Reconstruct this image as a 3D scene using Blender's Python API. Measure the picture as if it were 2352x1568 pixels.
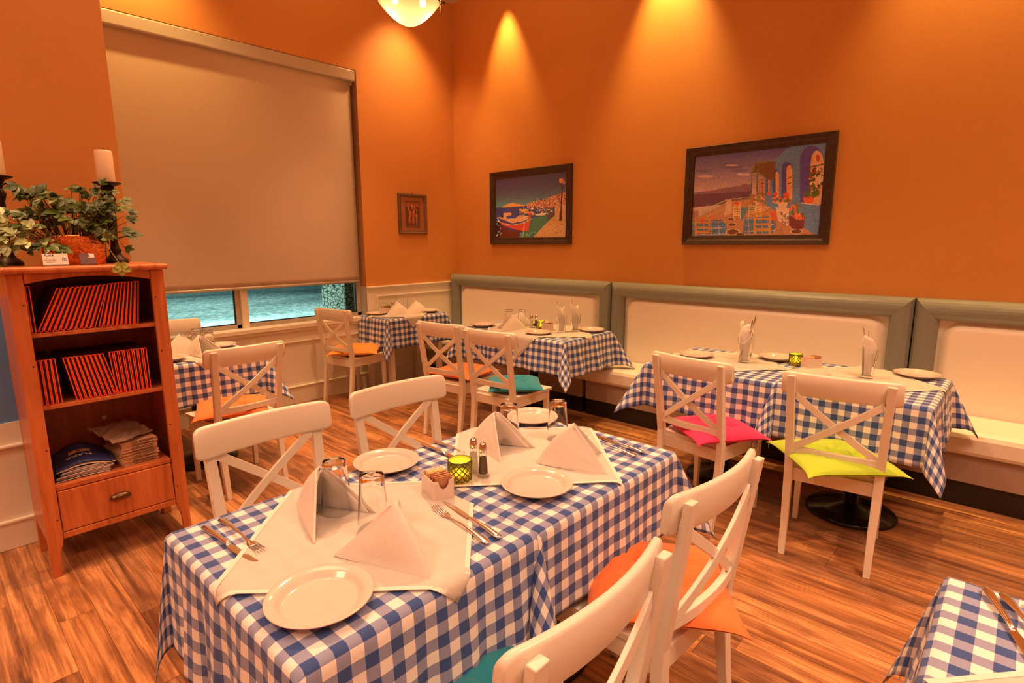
import bpy, math, random
import numpy as np
from mathutils import Vector, Matrix
PI = math.pi
R = math.radians
for o in list(bpy.data.objects): bpy.data.objects.remove(o)
SC = bpy.context.scene
COL = SC.collection
random.seed(7)

# ------------------------------------------------------------------ camera, world, exposure
cd = bpy.data.cameras.new('camera'); cam = bpy.data.objects.new('camera', cd); COL.objects.link(cam)
cd.sensor_width = 36.0; cd.lens = 36.0*1282.6/2352.0; cd.clip_start = 0.02; cd.clip_end = 200
def cam_axes(yaw, pitch, roll):
    y, p, r = R(yaw), R(pitch), R(roll)
    f = Vector((-math.sin(y)*math.cos(p), math.cos(y)*math.cos(p), -math.sin(p)))
    rt = Vector((math.cos(y), math.sin(y), 0)); up = rt.cross(f)
    return f, math.cos(r)*rt+math.sin(r)*up, -math.sin(r)*rt+math.cos(r)*up
_f, _r, _u = cam_axes(42.711, 10.072, -0.221)
m = Matrix.Identity(4)
for i in range(3): m[i][0], m[i][1], m[i][2] = _r[i], _u[i], -_f[i]
m.translation = (0, 0, 1.5)
cam.matrix_world = m
SC.camera = cam
SC.view_settings.view_transform = 'Standard'; SC.view_settings.look = 'None'
SC.view_settings.gamma = 1.0; SC.view_settings.exposure = 0.16
SC.view_settings.use_curve_mapping = False
W = bpy.data.worlds.new('world'); SC.world = W; W.use_nodes = True
W.node_tree.nodes['Background'].inputs[0].default_value = (0.05, 0.16, 0.17, 1)
W.node_tree.nodes['Background'].inputs[1].default_value = 0.6

WARM = (1.0, 0.50, 0.235)
def light(kind, name, loc, energy, color=WARM, **k):
    l = bpy.data.lights.new(name, kind); l.energy = energy; l.color = color
    rot = k.pop('rot', None); tgt = k.pop('target', None)
    for a, v in k.items(): setattr(l, a, v)
    o = bpy.data.objects.new(name, l); COL.objects.link(o); o.location = loc
    if tgt is not None: o.rotation_euler = (Vector(tgt)-Vector(loc)).to_track_quat('-Z', 'Y').to_euler()
    if rot: o.rotation_euler = rot
    return o
CEIL = 4.065
# area lights added under the ceiling for soft ambient fill, no fittings there
for i, (x, y, e) in enumerate([(-2.6, 0.9, 14), (-1.9, -1.5, 48), (1.2, 1.8, 62), (1.2, -1.3, 60)]):
    light('AREA', 'ambient_fill', (x, y, CEIL-0.03), e, color=(1, .56, .33), shape='RECTANGLE', size=1.2, size_y=1.2, spread=R(118))
# wall washers close to the back wall
for x, e, sz in [(-4.156, 170, 54), (-2.36, 300, 60), (-0.42, 260, 66), (1.4, 200, 70)]:
    light('SPOT', 'wall_spot', (x, 4.448-0.16, CEIL-0.05), e, color=(1, .58, .16), spot_size=R(sz), spot_blend=0.9, shadow_soft_size=0.03, target=(x, 4.448-0.02, 2.4))
light('SPOT', 'wall_spot', (-4.60, 3.72, CEIL-0.14), 110, color=(1, .52, .20), spot_size=R(96), spot_blend=1.0, shadow_soft_size=0.08, target=(-4.95, 3.72, 1.9))  # added grazing spot, brightens the window wall near the corner
light('SPOT', 'wall_spot', (-4.72, 1.35, CEIL-0.14), 120, color=(1, .56, .16), spot_size=R(100), spot_blend=1.0, shadow_soft_size=0.03, target=(-4.99, 1.35, 2.9))
# unseen spots added as key light for the floor and tables
for (x, y, tx, ty, e, sz) in [(-3.25, -0.45, -2.75, 0.25, 170, 44), (-4.2, 1.1, -4.1, 1.3, 280, 50), (-2.9, 2.4, -1.75, 1.35, 350, 84), (-1.9, 2.5, -1.2, 3.1, 170, 70), (0.2, 2.4, .3, 2.9, 110, 70), (-3.9, 2.6, -4.0, 3.1, 170, 72)]:
    light('SPOT', 'added_spot', (x, y, CEIL-0.1), e, color=(1, .52, .24), spot_size=R(sz), spot_blend=0.8, shadow_soft_size=0.05, target=(tx, ty, 0))
# outdoor lamp lighting the gravel beyond the window
light('SPOT', 'yard_lamp', (-9.5, 3.5, 6.0), 9000, color=(.45, .90, .84), spot_size=R(95), spot_blend=1.0, shadow_soft_size=.3, target=(-13, 3.5, 0))
light('SPOT', 'yard_lamp', (-6.8, -1.0, 3.0), 1400, color=(.5, .95, .80), spot_size=R(80), spot_blend=1.0, shadow_soft_size=.2, target=(-8.5, 3.6, 0))

# ------------------------------------------------------------------ helpers
class MB:
    def __init__(s): s.v = []; s.f = []; s.uv = []; s.sm = []; s.mi = []
    def add(s, verts, faces, uvs=None, smooth=False, mi=0):
        b = len(s.v); s.v += [tuple(p) for p in verts]
        for i, f in enumerate(faces):
            s.f.append(tuple(b+k for k in f)); s.sm.append(smooth); s.mi.append(mi)
            if uvs is not None: s.uv.append([uvs[k] for k in f])
            else: s.uv.append([(0, 0)]*len(f))
        return s
    def box(s, x0, x1, y0, y1, z0, z1, mi=0):
        v = [(x0,y0,z0),(x1,y0,z0),(x1,y1,z0),(x0,y1,z0),(x0,y0,z1),(x1,y0,z1),(x1,y1,z1),(x0,y1,z1)]
        return s.add(v, [(3,2,1,0),(4,5,6,7),(0,1,5,4),(1,2,6,5),(2,3,7,6),(3,0,4,7)], mi=mi)
    def obox(s, c, dx, dy, dz, M):
        v = [M @ Vector((sx*dx/2, sy*dy/2, sz*dz/2)) + Vector(c) for sz in (-1,1) for sx, sy in ((-1,-1),(1,-1),(1,1),(-1,1))]
        return s.add(v, [(3,2,1,0),(4,5,6,7),(0,1,5,4),(1,2,6,5),(2,3,7,6),(3,0,4,7)])
    def loft(s, rings, smooth=False, caps=True, closed=True, mi=0):
        n = len(rings[0]); v = [p for r in rings for p in r]; f = []
        m_ = n if closed else n-1
        for i in range(len(rings)-1):
            for j in range(m_):
                k = (j+1) % n
                f.append((i*n+j, i*n+k, (i+1)*n+k, (i+1)*n+j))
        if caps and closed:
            f.append(tuple(reversed(range(n)))); f.append(tuple((len(rings)-1)*n+j for j in range(n)))
        return s.add(v, f, smooth=smooth, mi=mi)
    def lathe(s, prof, seg=32, c=(0,0,0), smooth=True, mi=0, a0=0):
        rings = [[(c[0]+r*math.cos(a0+2*PI*j/seg), c[1]+r*math.sin(a0+2*PI*j/seg), c[2]+z) for j in range(seg)] for r, z in prof]
        return s.loft(rings, smooth=smooth, caps=False, mi=mi)
    def lathe_sharp(s, prof, seg=32, c=(0,0,0)):
        for p, q in zip(prof[:-1], prof[1:]): s.lathe([p, q], seg, c)
        return s
    def cyl(s, c, r, z0, z1, seg=24, smooth=True, r2=None):
        r2 = r if r2 is None else r2
        return s.lathe([(0.0001, z0), (r, z0), (r, z0), (r2, z1), (r2, z1), (0.0001, z1)], seg, c, smooth)
    def tube(s, pts, rad, seg=8, smooth=True):
        pts = [Vector(p) for p in pts]; rings = []
        for i, p in enumerate(pts):
            t = (pts[min(i+1, len(pts)-1)]-pts[max(i-1, 0)]).normalized()
            up = Vector((0, 0, 1)) if abs(t.z) < .9 else Vector((1, 0, 0))
            a = t.cross(up).normalized(); b = t.cross(a)
            rr = rad[i] if isinstance(rad, (list, tuple)) else rad
            rings.append([p + a*rr*math.cos(2*PI*j/seg) + b*rr*math.sin(2*PI*j/seg) for j in range(seg)])
        return s.loft(rings, smooth=smooth)
    def grid(s, nu, nv, fn, uvfn=None, smooth=True, mi=0):
        v = [fn(i/nu, j/nv) for j in range(nv+1) for i in range(nu+1)]
        uv = [uvfn(i/nu, j/nv) if uvfn else (i/nu, j/nv) for j in range(nv+1) for i in range(nu+1)]
        f = [(j*(nu+1)+i, j*(nu+1)+i+1, (j+1)*(nu+1)+i+1, (j+1)*(nu+1)+i) for j in range(nv) for i in range(nu)]
        return s.add(v, f, uv, smooth, mi)
    def build(s, name, mat, parent=None, bevel=0, loc=None, solid=0, segs=2):
        me = bpy.data.meshes.new(name); me.from_pydata([tuple(p) for p in s.v], [], s.f)
        ul = me.uv_layers.new(name='UVMap')
        fl = [c for f in s.uv for uv in f for c in uv]
        ul.data.foreach_set('uv', fl)
        me.polygons.foreach_set('use_smooth', s.sm); me.polygons.foreach_set('material_index', s.mi)
        for mt in (mat if isinstance(mat, (list, tuple)) else [mat]): me.materials.append(mt)
        me.update()
        o = bpy.data.objects.new(name, me); COL.objects.link(o)
        if parent: o.parent = parent
        if loc: o.location = loc
        if solid:
            md = o.modifiers.new('solid', 'SOLIDIFY'); md.thickness = solid; md.offset = 0
        if bevel:
            md = o.modifiers.new('bevel', 'BEVEL'); md.width = bevel; md.segments = segs; md.limit_method = 'ANGLE'; md.angle_limit = R(35); md.harden_normals = False
        return o
def tag(o, label=None, cat=None, group=None, kind=None):
    if label: o['label'] = label
    if cat: o['category'] = cat
    if group: o['group'] = group
    if kind: o['kind'] = kind
    return o
def thing(name, label, cat, loc=(0,0,0), rz=0, group=None):
    o = bpy.data.objects.new(name, None); COL.objects.link(o); o.empty_display_size = .05
    o.location = loc; o.rotation_euler = (0, 0, rz)
    return tag(o, label, cat, group)
def struct(o): o['kind'] = 'structure'; return o
def dup(o, loc, rz=None, label=None, group=None, parent=None, rot=None):
    c = o.copy(); COL.objects.link(c)
    if parent is None:
        c.location = loc
        if rz is not None: c.rotation_euler = (0, 0, rz)
        if rot is not None: c.rotation_euler = rot
        if label: c['label'] = label
        if group: c['group'] = group
    else: c.parent = parent
    for ch in KIDS.get(o.name, []): 
        cc = dup(ch, None, parent=c)
        KIDS.setdefault(c.name, []).append(cc)
    return c
KIDS = {}
def reg(*objs):       # remember the children of prototypes for copying
    for o in objs:
        KIDS[o.name] = [c for c in COL.objects if c.parent == o]
        for c in KIDS[o.name]: 
            KIDS[c.name] = [d for d in COL.objects if d.parent == c]
class Place:          # first placement moves the prototype itself, later ones copy it
    def __init__(s, proto): s.p = proto; s.used = False; reg(proto)
    def __call__(s, loc, rz=0, label=None, group=None, rot=None):
        if not s.used:
            s.used = True; o = s.p; o.location = loc; o.rotation_euler = rot if rot is not None else (0, 0, rz)
            if label: o['label'] = label
            if group: o['group'] = group
            return o
        return dup(s.p, loc, rz, label, group, rot=rot)

# ------------------------------------------------------------------ materials
def mat(name, base=(.8,.8,.8), rough=.5, metal=0, **k):
    m = bpy.data.materials.new(name); m.use_nodes = True
    b = m.node_tree.nodes['Principled BSDF']
    b.inputs['Base Color'].default_value = (*base, 1); b.inputs['Roughness'].default_value = rough; b.inputs['Metallic'].default_value = metal
    for a, v in k.items(): b.inputs[a.replace('_', ' ')].default_value = v
    return m
def nodes(m): return m.node_tree.nodes, m.node_tree.links, m.node_tree.nodes['Principled BSDF']
def N(m, t, **k):
    n = m.node_tree.nodes.new(t)
    for a, v in k.items(): setattr(n, a, v)
    return n
def math_(m, op, a, b=None, c=None):
    n = N(m, 'ShaderNodeMath', operation=op)
    for i, x in enumerate((a, b, c)):
        if x is None: continue
        if isinstance(x, (int, float)): n.inputs[i].default_value = x
        else: m.node_tree.links.new(x, n.inputs[i])
    return n.outputs[0]
def noise(m, vec, scale, detail=4, rough=.5, dist=0):
    n = N(m, 'ShaderNodeTexNoise'); n.inputs['Scale'].default_value = scale; n.inputs['Detail'].default_value = detail
    n.inputs['Roughness'].default_value = rough; n.inputs['Distortion'].default_value = dist
    if vec is not None: m.node_tree.links.new(vec, n.inputs['Vector'])
    return n.outputs['Fac']
def ramp(m, fac, stops):
    n = N(m, 'ShaderNodeValToRGB'); cr = n.color_ramp
    while len(cr.elements) < len(stops): cr.elements.new(.5)
    for e, (p, c) in zip(cr.elements, stops): e.position = p; e.color = (*c, 1)
    m.node_tree.links.new(fac, n.inputs[0]); return n.outputs[0]
def mapped(m, sc=(1,1,1), coord='Object', rot=(0,0,0)):
    tc = N(m, 'ShaderNodeTexCoord'); mp = N(m, 'ShaderNodeMapping'); mp.inputs['Scale'].default_value = sc; mp.inputs['Rotation'].default_value = rot
    m.node_tree.links.new(tc.outputs[coord], mp.inputs[0]); return mp.outputs[0]
def bump(m, h, strength=.2, dist=.01):
    n = N(m, 'ShaderNodeBump'); n.inputs['Strength'].default_value = strength; n.inputs['Distance'].default_value = dist
    m.node_tree.links.new(h, n.inputs['Height']); m.node_tree.links.new(n.outputs[0], nodes(m)[2].inputs['Normal'])
def mixc(m, fac, a, b, blend='MIX'):
    n = N(m, 'ShaderNodeMix', data_type='RGBA', blend_type=blend)
    for i, x in ((0, fac), (6, a), (7, b)):
        if isinstance(x, (int, float)): n.inputs[i].default_value = x
        elif isinstance(x, tuple): n.inputs[i].default_value = (*x, 1)
        else: m.node_tree.links.new(x, n.inputs[i])
    return n.outputs[2]
def setbase(m, c): m.node_tree.links.new(c, nodes(m)[2].inputs['Base Color'])

def wall_mat(name, col, sc=1):
    m = mat(name, col, .62); v = mapped(m)
    n = noise(m, v, 3.0, 4); setbase(m, mixc(m, math_(m, 'MULTIPLY', n, .25), col, tuple(c*.78 for c in col)))
    bump(m, noise(m, v, 160, 3), .12, .003); return m
M = {}
M['orange'] = wall_mat('orange_paint', (.63, .275, .070))
M['blue'] = wall_mat('blue_paint', (.12, .26, .62))
M['cream'] = wall_mat('white_paint', (.80, .76, .66))
M['ceil'] = wall_mat('ceiling_paint', (.62, .50, .36))
M['trim'] = mat('trim_paint', (.80, .76, .66), .4)
# wooden floor: planks run along x
m = mat('plank_floor', (.4,.2,.1), .32); M['floor'] = m
tc = N(m, 'ShaderNodeTexCoord'); sx = N(m, 'ShaderNodeSeparateXYZ'); m.node_tree.links.new(tc.outputs['Object'], sx.inputs[0])
PW, PL = .120, 1.25
yr = math_(m, 'DIVIDE', sx.outputs[1], PW); row = math_(m, 'FLOOR', yr)
wn = N(m, 'ShaderNodeTexWhiteNoise', noise_dimensions='1D'); m.node_tree.links.new(row, wn.inputs['W'])
xr = math_(m, 'DIVIDE', math_(m, 'ADD', sx.outputs[0], math_(m, 'MULTIPLY', wn.outputs[0], 7.3)), PL); colm = math_(m, 'FLOOR', xr)
cv = N(m, 'ShaderNodeCombineXYZ'); m.node_tree.links.new(row, cv.inputs[0]); m.node_tree.links.new(colm, cv.inputs[1])
wn2 = N(m, 'ShaderNodeTexWhiteNoise', noise_dimensions='3D'); m.node_tree.links.new(cv.outputs[0], wn2.inputs['Vector']); rid = wn2.outputs[0]
gv = N(m, 'ShaderNodeCombineXYZ')
m.node_tree.links.new(math_(m, 'MULTIPLY', sx.outputs[0], .9), gv.inputs[0])
m.node_tree.links.new(math_(m, 'MULTIPLY', sx.outputs[1], 20.0), gv.inputs[1])
m.node_tree.links.new(math_(m, 'MULTIPLY', rid, 37.0), gv.inputs[2])
g1 = noise(m, gv.outputs[0], 1.6, 8, .66, .5)
gv2 = N(m, 'ShaderNodeCombineXYZ')
m.node_tree.links.new(math_(m, 'MULTIPLY', sx.outputs[0], 3.2), gv2.inputs[0]); m.node_tree.links.new(math_(m, 'MULTIPLY', sx.outputs[1], 9.0), gv2.inputs[1]); m.node_tree.links.new(math_(m, 'MULTIPLY', rid, 91.0), gv2.inputs[2])
blot = noise(m, gv2.outputs[0], 1.0, 5, .6, .6)
wv = N(m, 'ShaderNodeTexWave', wave_type='BANDS', bands_direction='Y'); wv.inputs['Scale'].default_value = 2.4; wv.inputs['Distortion'].default_value = 9.0; wv.inputs['Detail'].default_value = 3; wv.inputs['Detail Scale'].default_value = .7
m.node_tree.links.new(gv2.outputs[0], wv.inputs['Vector'])
cA = ramp(m, g1, [(.32, (.10,.045,.025)), (.44, (.30,.14,.065)), (.56, (.50,.255,.12)), (.72, (.68,.40,.20))])
cB = mixc(m, math_(m, 'MULTIPLY', ramp(m, blot, [(.46, (0,0,0)), (.64, (1,1,1))]), .6), cA, (.14, .06, .035))
cC = mixc(m, math_(m, 'MULTIPLY', ramp(m, wv.outputs[0], [(.03, (1,1,1)), (.12, (0,0,0))]), .28), cB, (.13, .05, .02))
vk = N(m, 'ShaderNodeTexVoronoi'); vk.inputs['Scale'].default_value = 1.0; gk = N(m, 'ShaderNodeCombineXYZ')
m.node_tree.links.new(math_(m, 'MULTIPLY', sx.outputs[0], 2.3), gk.inputs[0]); m.node_tree.links.new(math_(m, 'MULTIPLY', sx.outputs[1], 4.6), gk.inputs[1]); m.node_tree.links.new(math_(m, 'MULTIPLY', rid, 11.0), gk.inputs[2]); m.node_tree.links.new(gk.outputs[0], vk.inputs['Vector'])
cC = mixc(m, ramp(m, vk.outputs['Distance'], [(.03, (.8,.8,.8)), (.12, (0,0,0))]), cC, (.07, .03, .018))
tint = ramp(m, rid, [(0, (.60,.50,.46)), (.3, (.85,.80,.80)), (.6, (1.15,1.0,.82)), (.85, (1.4,1.35,1.2)), (1, (.95,.80,.62))])
cD = mixc(m, 1.0, cC, tint, 'MULTIPLY')
fy = math_(m, 'FRACT', yr); fx = math_(m, 'FRACT', xr)
seam = math_(m, 'MAXIMUM', math_(m, 'LESS_THAN', fy, .022), math_(m, 'LESS_THAN', fx, .0028))
setbase(m, mixc(m, math_(m, 'MULTIPLY', seam, .55), cD, (.05, .02, .01)))
bump(m, g1, .10, .002)
# gingham
def gingham(name, p=.059):
    m = mat(name, (.8,.8,.8), .85); tc = N(m, 'ShaderNodeTexCoord'); s = N(m, 'ShaderNodeSeparateXYZ'); m.node_tree.links.new(tc.outputs['UV'], s.inputs[0])
    a = math_(m, 'LESS_THAN', math_(m, 'FRACT', math_(m, 'DIVIDE', s.outputs[0], p)), .5)
    b = math_(m, 'LESS_THAN', math_(m, 'FRACT', math_(m, 'DIVIDE', s.outputs[1], p)), .5)
    t = math_(m, 'MULTIPLY', math_(m, 'ADD', a, b), .5)
    # twill threads in the half-tone checks
    tw = math_(m, 'FRACT', math_(m, 'MULTIPLY', math_(m, 'ADD', s.outputs[0], s.outputs[1]), 420))
    c = ramp(m, t, [(0, (.82,.80,.80)), (.5, (.26,.29,.48)), (1, (.025,.070,.28))])
    c2 = mixc(m, math_(m, 'MULTIPLY', tw, .16), c, (.8,.8,.8)); setbase(m, mixc(m, .92, c2, c))
    v = mapped(m, coord='UV'); bump(m, noise(m, v, 22, 3), .25, .006)
    nodes(m)[2].inputs['Sheen Weight'].default_value = .15
    return m
M['gingham'] = gingham('blue_gingham')
m = mat('white_linen', (.80, .755, .70), .9); M['linen'] = m; nodes(m)[2].inputs['Alpha'].default_value = .60
v = mapped(m, coord='UV'); bump(m, noise(m, v, 8, 5, .55, 1.0), .8, .016)
m = mat('napkin_cloth', (.80, .75, .70), .9); M['napkin'] = m; nodes(m)[2].inputs['Sheen Weight'].default_value = .1; bump(m, noise(m, mapped(m), 14, 4, .5, .8), .35, .010)
m = mat('chair_paint', (.80, .755, .66), .30); M['chair'] = m
m = mat('white_vinyl', (.84, .79, .71), .38); M['vinyl'] = m; bump(m, noise(m, mapped(m), 9, 4), .16, .02)
m = mat('grey_green_vinyl', (.22, .24, .225), .32); M['gvinyl'] = m; bump(m, noise(m, mapped(m), 7, 4), .22, .02)
m = mat('taupe_vinyl', (.36, .27, .22), .5); M['taupe'] = m
M['plinth'] = mat('black_plinth', (.012, .010, .010), .35)
m = mat('blind_fabric', (.50, .40, .29), .8); M['blind'] = m
setbase(m, mixc(m, math_(m, 'MULTIPLY', noise(m, mapped(m, (40, 40, 220)), 3, 3), .35), (.58,.47,.37), (.40,.33,.26))); nodes(m)[2].inputs['Specular IOR Level'].default_value = .25
M['alu'] = mat('painted_aluminium', (.50, .46, .40), .35, .2)
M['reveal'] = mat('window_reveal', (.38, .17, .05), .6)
def wood(name, c1, c2, c3, rough=.32, sc=(3, 3, .35), k=5):
    m = mat(name, c1, rough); v = mapped(m, sc)
    n = noise(m, v, k, 6, .6, 1.2); setbase(m, ramp(m, n, [(.3, c1), (.5, c2), (.72, c3)])); return m
M['cherry'] = wood('cherry_wood', (.38,.095,.028), (.56,.165,.050), (.68,.23,.075))
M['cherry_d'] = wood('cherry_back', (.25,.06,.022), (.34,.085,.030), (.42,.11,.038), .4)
M['frame'] = wood('dark_frame_wood', (.020,.011,.009), (.045,.024,.017), (.075,.042,.028), .4, (8,8,8))
M['iconframe'] = wood('brown_frame_wood', (.10,.055,.03), (.16,.085,.045), (.24,.13,.07), .4, (12,12,12))
M['ceramic'] = mat('white_ceramic', (.70, .58, .53), .12, Coat_Weight=.3)
M['steel'] = mat('cutlery_steel', (.86, .86, .88), .20, 1.0)
M['chrome'] = mat('chrome', (.7, .62, .58), .2, 1.0)
M['glass'] = mat('clear_glass', (1, 1, 1), .0, Transmission_Weight=1.0, IOR=1.33)
M['pane'] = mat('window_glass', (1, 1, 1), .0, Transmission_Weight=1.0, IOR=1.02)
M['acrylic'] = mat('clear_acrylic', (1, 1, 1), .02, Transmission_Weight=1.0, IOR=1.3)
M['wax'] = mat('ivory_wax', (.86, .70, .50), .5, Subsurface_Weight=.2)
M['iron'] = mat('dark_iron', (.035, .022, .018), .45, .6)
M['black'] = mat('black_iron_base', (.012, .011, .011), .18, .3)
M['copper'] = mat('hammered_copper', (.85, .33, .13), .22, 1.0); bump(M['copper'], noise(M['copper'], mapped(M['copper']), 60, 2), .5, .01)
M['red'] = mat('red_binding', (1.0, .10, .05), .35)
M['cover'] = mat('dark_red_cover', (.13, .012, .010), .35)
M['pages'] = mat('dark_pages', (.035, .012, .010), .7)
M['bluepaper'] = mat('blue_print_paper', (.035, .055, .22), .4)
M['whitepaper'] = mat('white_paper', (.78, .74, .70), .6)
M['kraft'] = mat('kraft_paper', (.58, .36, .22), .7)
M['plastic'] = mat('creased_clear_bag', (.45, .30, .24), .2); nodes(M['plastic'])[2].inputs['Alpha'].default_value = .75
M['salt'] = mat('salt_grains', (.85, .8, .72), .8)
M['pepper'] = mat('pepper_grains', (.10, .065, .035), .8)
M['bronze'] = mat('aged_bronze', (.16, .09, .045), .3, .9)
for n_, c_ in dict(pink=(.78,.022,.14), lime=(.42,.62,.035), orangec=(.85,.21,.05), teal=(.008,.25,.36), amber=(.85,.36,.06)).items():
    m = mat(n_+'_cotton', c_, .85); M[n_] = m; bump(m, noise(m, mapped(m), 18, 4), .3, .012); nodes(m)[2].inputs['Sheen Weight'].default_value = .2
m = mat('green_candle_glass', (.82, .70, .20), .12, Transmission_Weight=.85, IOR=1.2); M['votive'] = m
m = mat('mosaic_lattice', (.10, .11, .03), .35, .3); M['lattice'] = m
def emis(name, c, s):
    m = mat(name, c, .5); b = nodes(m)[2]; b.inputs['Emission Color'].default_value = (*c, 1); b.inputs['Emission Strength'].default_value = s; return m
M['flame'] = emis('candle_flame', (1, .74, .05), 30)
M['bulb'] = emis('bulb_glass', (1, .85, .5), 6)
# pendant bowl: frosted glass that passes part of the lamp light straight through
m = bpy.data.materials.new('frosted_bowl_glass'); m.use_nodes = True; nt = m.node_tree; nt.nodes.clear(); M['bowl'] = m
out = nt.nodes.new('ShaderNodeOutputMaterial'); tr = nt.nodes.new('ShaderNodeBsdfTranslucent'); tr.inputs[0].default_value = (.10, .084, .050, 1)
tp = nt.nodes.new('ShaderNodeBsdfTransparent'); tp.inputs[0].default_value = (1, .9, .7, 1); gl = nt.nodes.new('ShaderNodeBsdfDiffuse'); gl.inputs[0].default_value = (.25, .22, .14, 1)
m1 = nt.nodes.new('ShaderNodeMixShader'); m1.inputs[0].default_value = .30; nt.links.new(tr.outputs[0], m1.inputs[1]); nt.links.new(tp.outputs[0], m1.inputs[2])
m2 = nt.nodes.new('ShaderNodeMixShader'); m2.inputs[0].default_value = .15; nt.links.new(m1.outputs[0], m2.inputs[1]); nt.links.new(gl.outputs[0], m2.inputs[2]); nt.links.new(m2.outputs[0], out.inputs[0])
# gravel outside
m = mat('pale_gravel', (.5,.5,.5), .8); M['gravel'] = m; v = mapped(m, (1, .8, 1))
na = noise(m, v, 7, 10, .86); nb = noise(m, mapped(m, (1, .3, 1)), .5, 3)
setbase(m, mixc(m, 1.0, ramp(m, na, [(.36, (.05,.08,.07)), (.48, (.36,.36,.34)), (.60, (1,.96,.92))]), ramp(m, nb, [(.35, (.35,.35,.35)), (.65, (1,1,1))]), 'MULTIPLY'))
bump(m, na, .8, .05)
m = mat('field_stone', (.5,.5,.5), .85); M['stone'] = m; v = mapped(m, (6, 6.5, 15.0))
vo = N(m, 'ShaderNodeTexVoronoi', feature='DISTANCE_TO_EDGE'); m.node_tree.links.new(v, vo.inputs['Vector']); vo.inputs['Scale'].default_value = 1.6
setbase(m, ramp(m, vo.outputs['Distance'], [(0, (.03,.03,.03)), (.06, (.10,.10,.09)), (.10, (.50,.46,.40))]))
# vertex painted prints
def colmat(name, rough):
    m = mat(name, (1,1,1), rough); a = N(m, 'ShaderNodeVertexColor'); a.layer_name = 'paint'; setbase(m, a.outputs[0]); return m
M['print'] = colmat('glazed_print', .22); nodes(M['print'])[2].inputs['Coat Weight'].default_value = .9; nodes(M['print'])[2].inputs['Coat Roughness'].default_value = .03
M['relief'] = colmat('carved_relief', .5)
m = colmat('ivy_leaf', .38); M['leaf'] = m

# ------------------------------------------------------------------ room shell
XL, YB, XR, YF = -4.997, 4.448, 3.2, -3.0
WY0, WY1, WZ0, WZ1 = 0.95, 3.21, 0.755, 3.135
struct(MB().box(XL-.4, XR+.2, YF-.2, YB+.2, -.12, 0).build('floor', M['floor']))
struct(MB().box(XL-.4, XR+.2, YF-.2, YB+.2, CEIL, CEIL+.12).build('ceiling', M['ceil']))
struct(MB().box(XL-.2, XR+.2, YB, YB+.2, 0, CEIL).build('wall_back', M['orange']))
struct(MB().box(XR, XR+.2, YF, YB, 0, CEIL).build('wall_right', M['orange']))
struct(MB().box(XL-.2, XR+.2, YF-.2, YF, 0, CEIL).build('wall_front', M['orange']))
b = MB(); b.box(XL-.22, XL, WY1, YB, 0, CEIL).box(XL-.22, XL, YF, WY0, 0, CEIL).box(XL-.22, XL, WY0, WY1, 0, WZ0).box(XL-.22, XL, WY0, WY1, WZ1, CEIL)
struct(b.build('wall_left', M['orange']))
struct(MB().box(XL, -3.607, YF, .853, 0, CEIL).build('wall_near_left', M['orange'], bevel=.004))
# near-left bump: blue field, white dado with two ledges
struct(MB().box(-3.607, -3.597, YF, .32, .64, 1.25).build('wall_panel_blue', M['blue']))
struct(MB().box(-3.607, -3.590, YF, .853, 0, .64).build('trim_1', M['cream']))
struct(MB().box(-3.592, -3.572, YF, .853, .515, .532).build('trim_2', M['trim'], bevel=.006))
b = MB(); b.box(-3.592, -3.575, YF, .853, 0, .135).box(-3.592, -3.568, YF, .853, .135, .15)
struct(b.build('baseboard_near', M['trim'], bevel=.004))
# dado of the window wall
PX = XL+.006
b = MB(); b.box(XL-.15, PX, WY1, YB, 0, 1.045); b.box(XL-.001, PX, .853, WY1, 0, .72)
struct(b.build('trim_3', M['cream']))
struct(MB().box(XL-.15, PX+.022, WY1-.002, YB, 1.040, 1.056).build('trim_4', M['trim'], bevel=.005))
def strip(name, y0, y1, z, w=.016, d=.014): struct(MB().box(PX-.001, PX+d, y0, y1, z-w/2, z+w/2).build(name, M['trim'], bevel=.005))
strip('trim_5', 3.33, 4.33, .950); strip('trim_6', .86, 3.33, .590)
struct(MB().box(PX-.001, PX+.012, 3.322, 3.338, .20, .957).build('trim_7', M['trim'], bevel=.004))
b = MB(); b.box(PX-.001, PX+.016, .855, YB, 0, .155).box(PX-.001, PX+.024, .855, YB, .155, .170)
struct(b.build('baseboard_left', M['trim'], bevel=.004))
# sill
b = MB(); b.box(XL-.11, PX+.03, WY0, WY1+.03, .715, .757).box(XL-.004, PX+.018, WY0, WY1+.02, .690, .716)
struct(b.build('window_sill', M['trim'], bevel=.006))
# reveals of the window opening
b = MB(); b.box(XL-.16, XL-.002, WY1-.003, WY1, 1.056, WZ1).box(XL-.16, XL-.002, WY0, WY1, WZ1-.004, WZ1)
struct(b.build('trim_8', M['reveal']))
struct(MB().box(XL-.16, XL-.002, WY1-.006, WY1-.002, .757, 1.056).build('trim_9', M['alu']))
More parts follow.
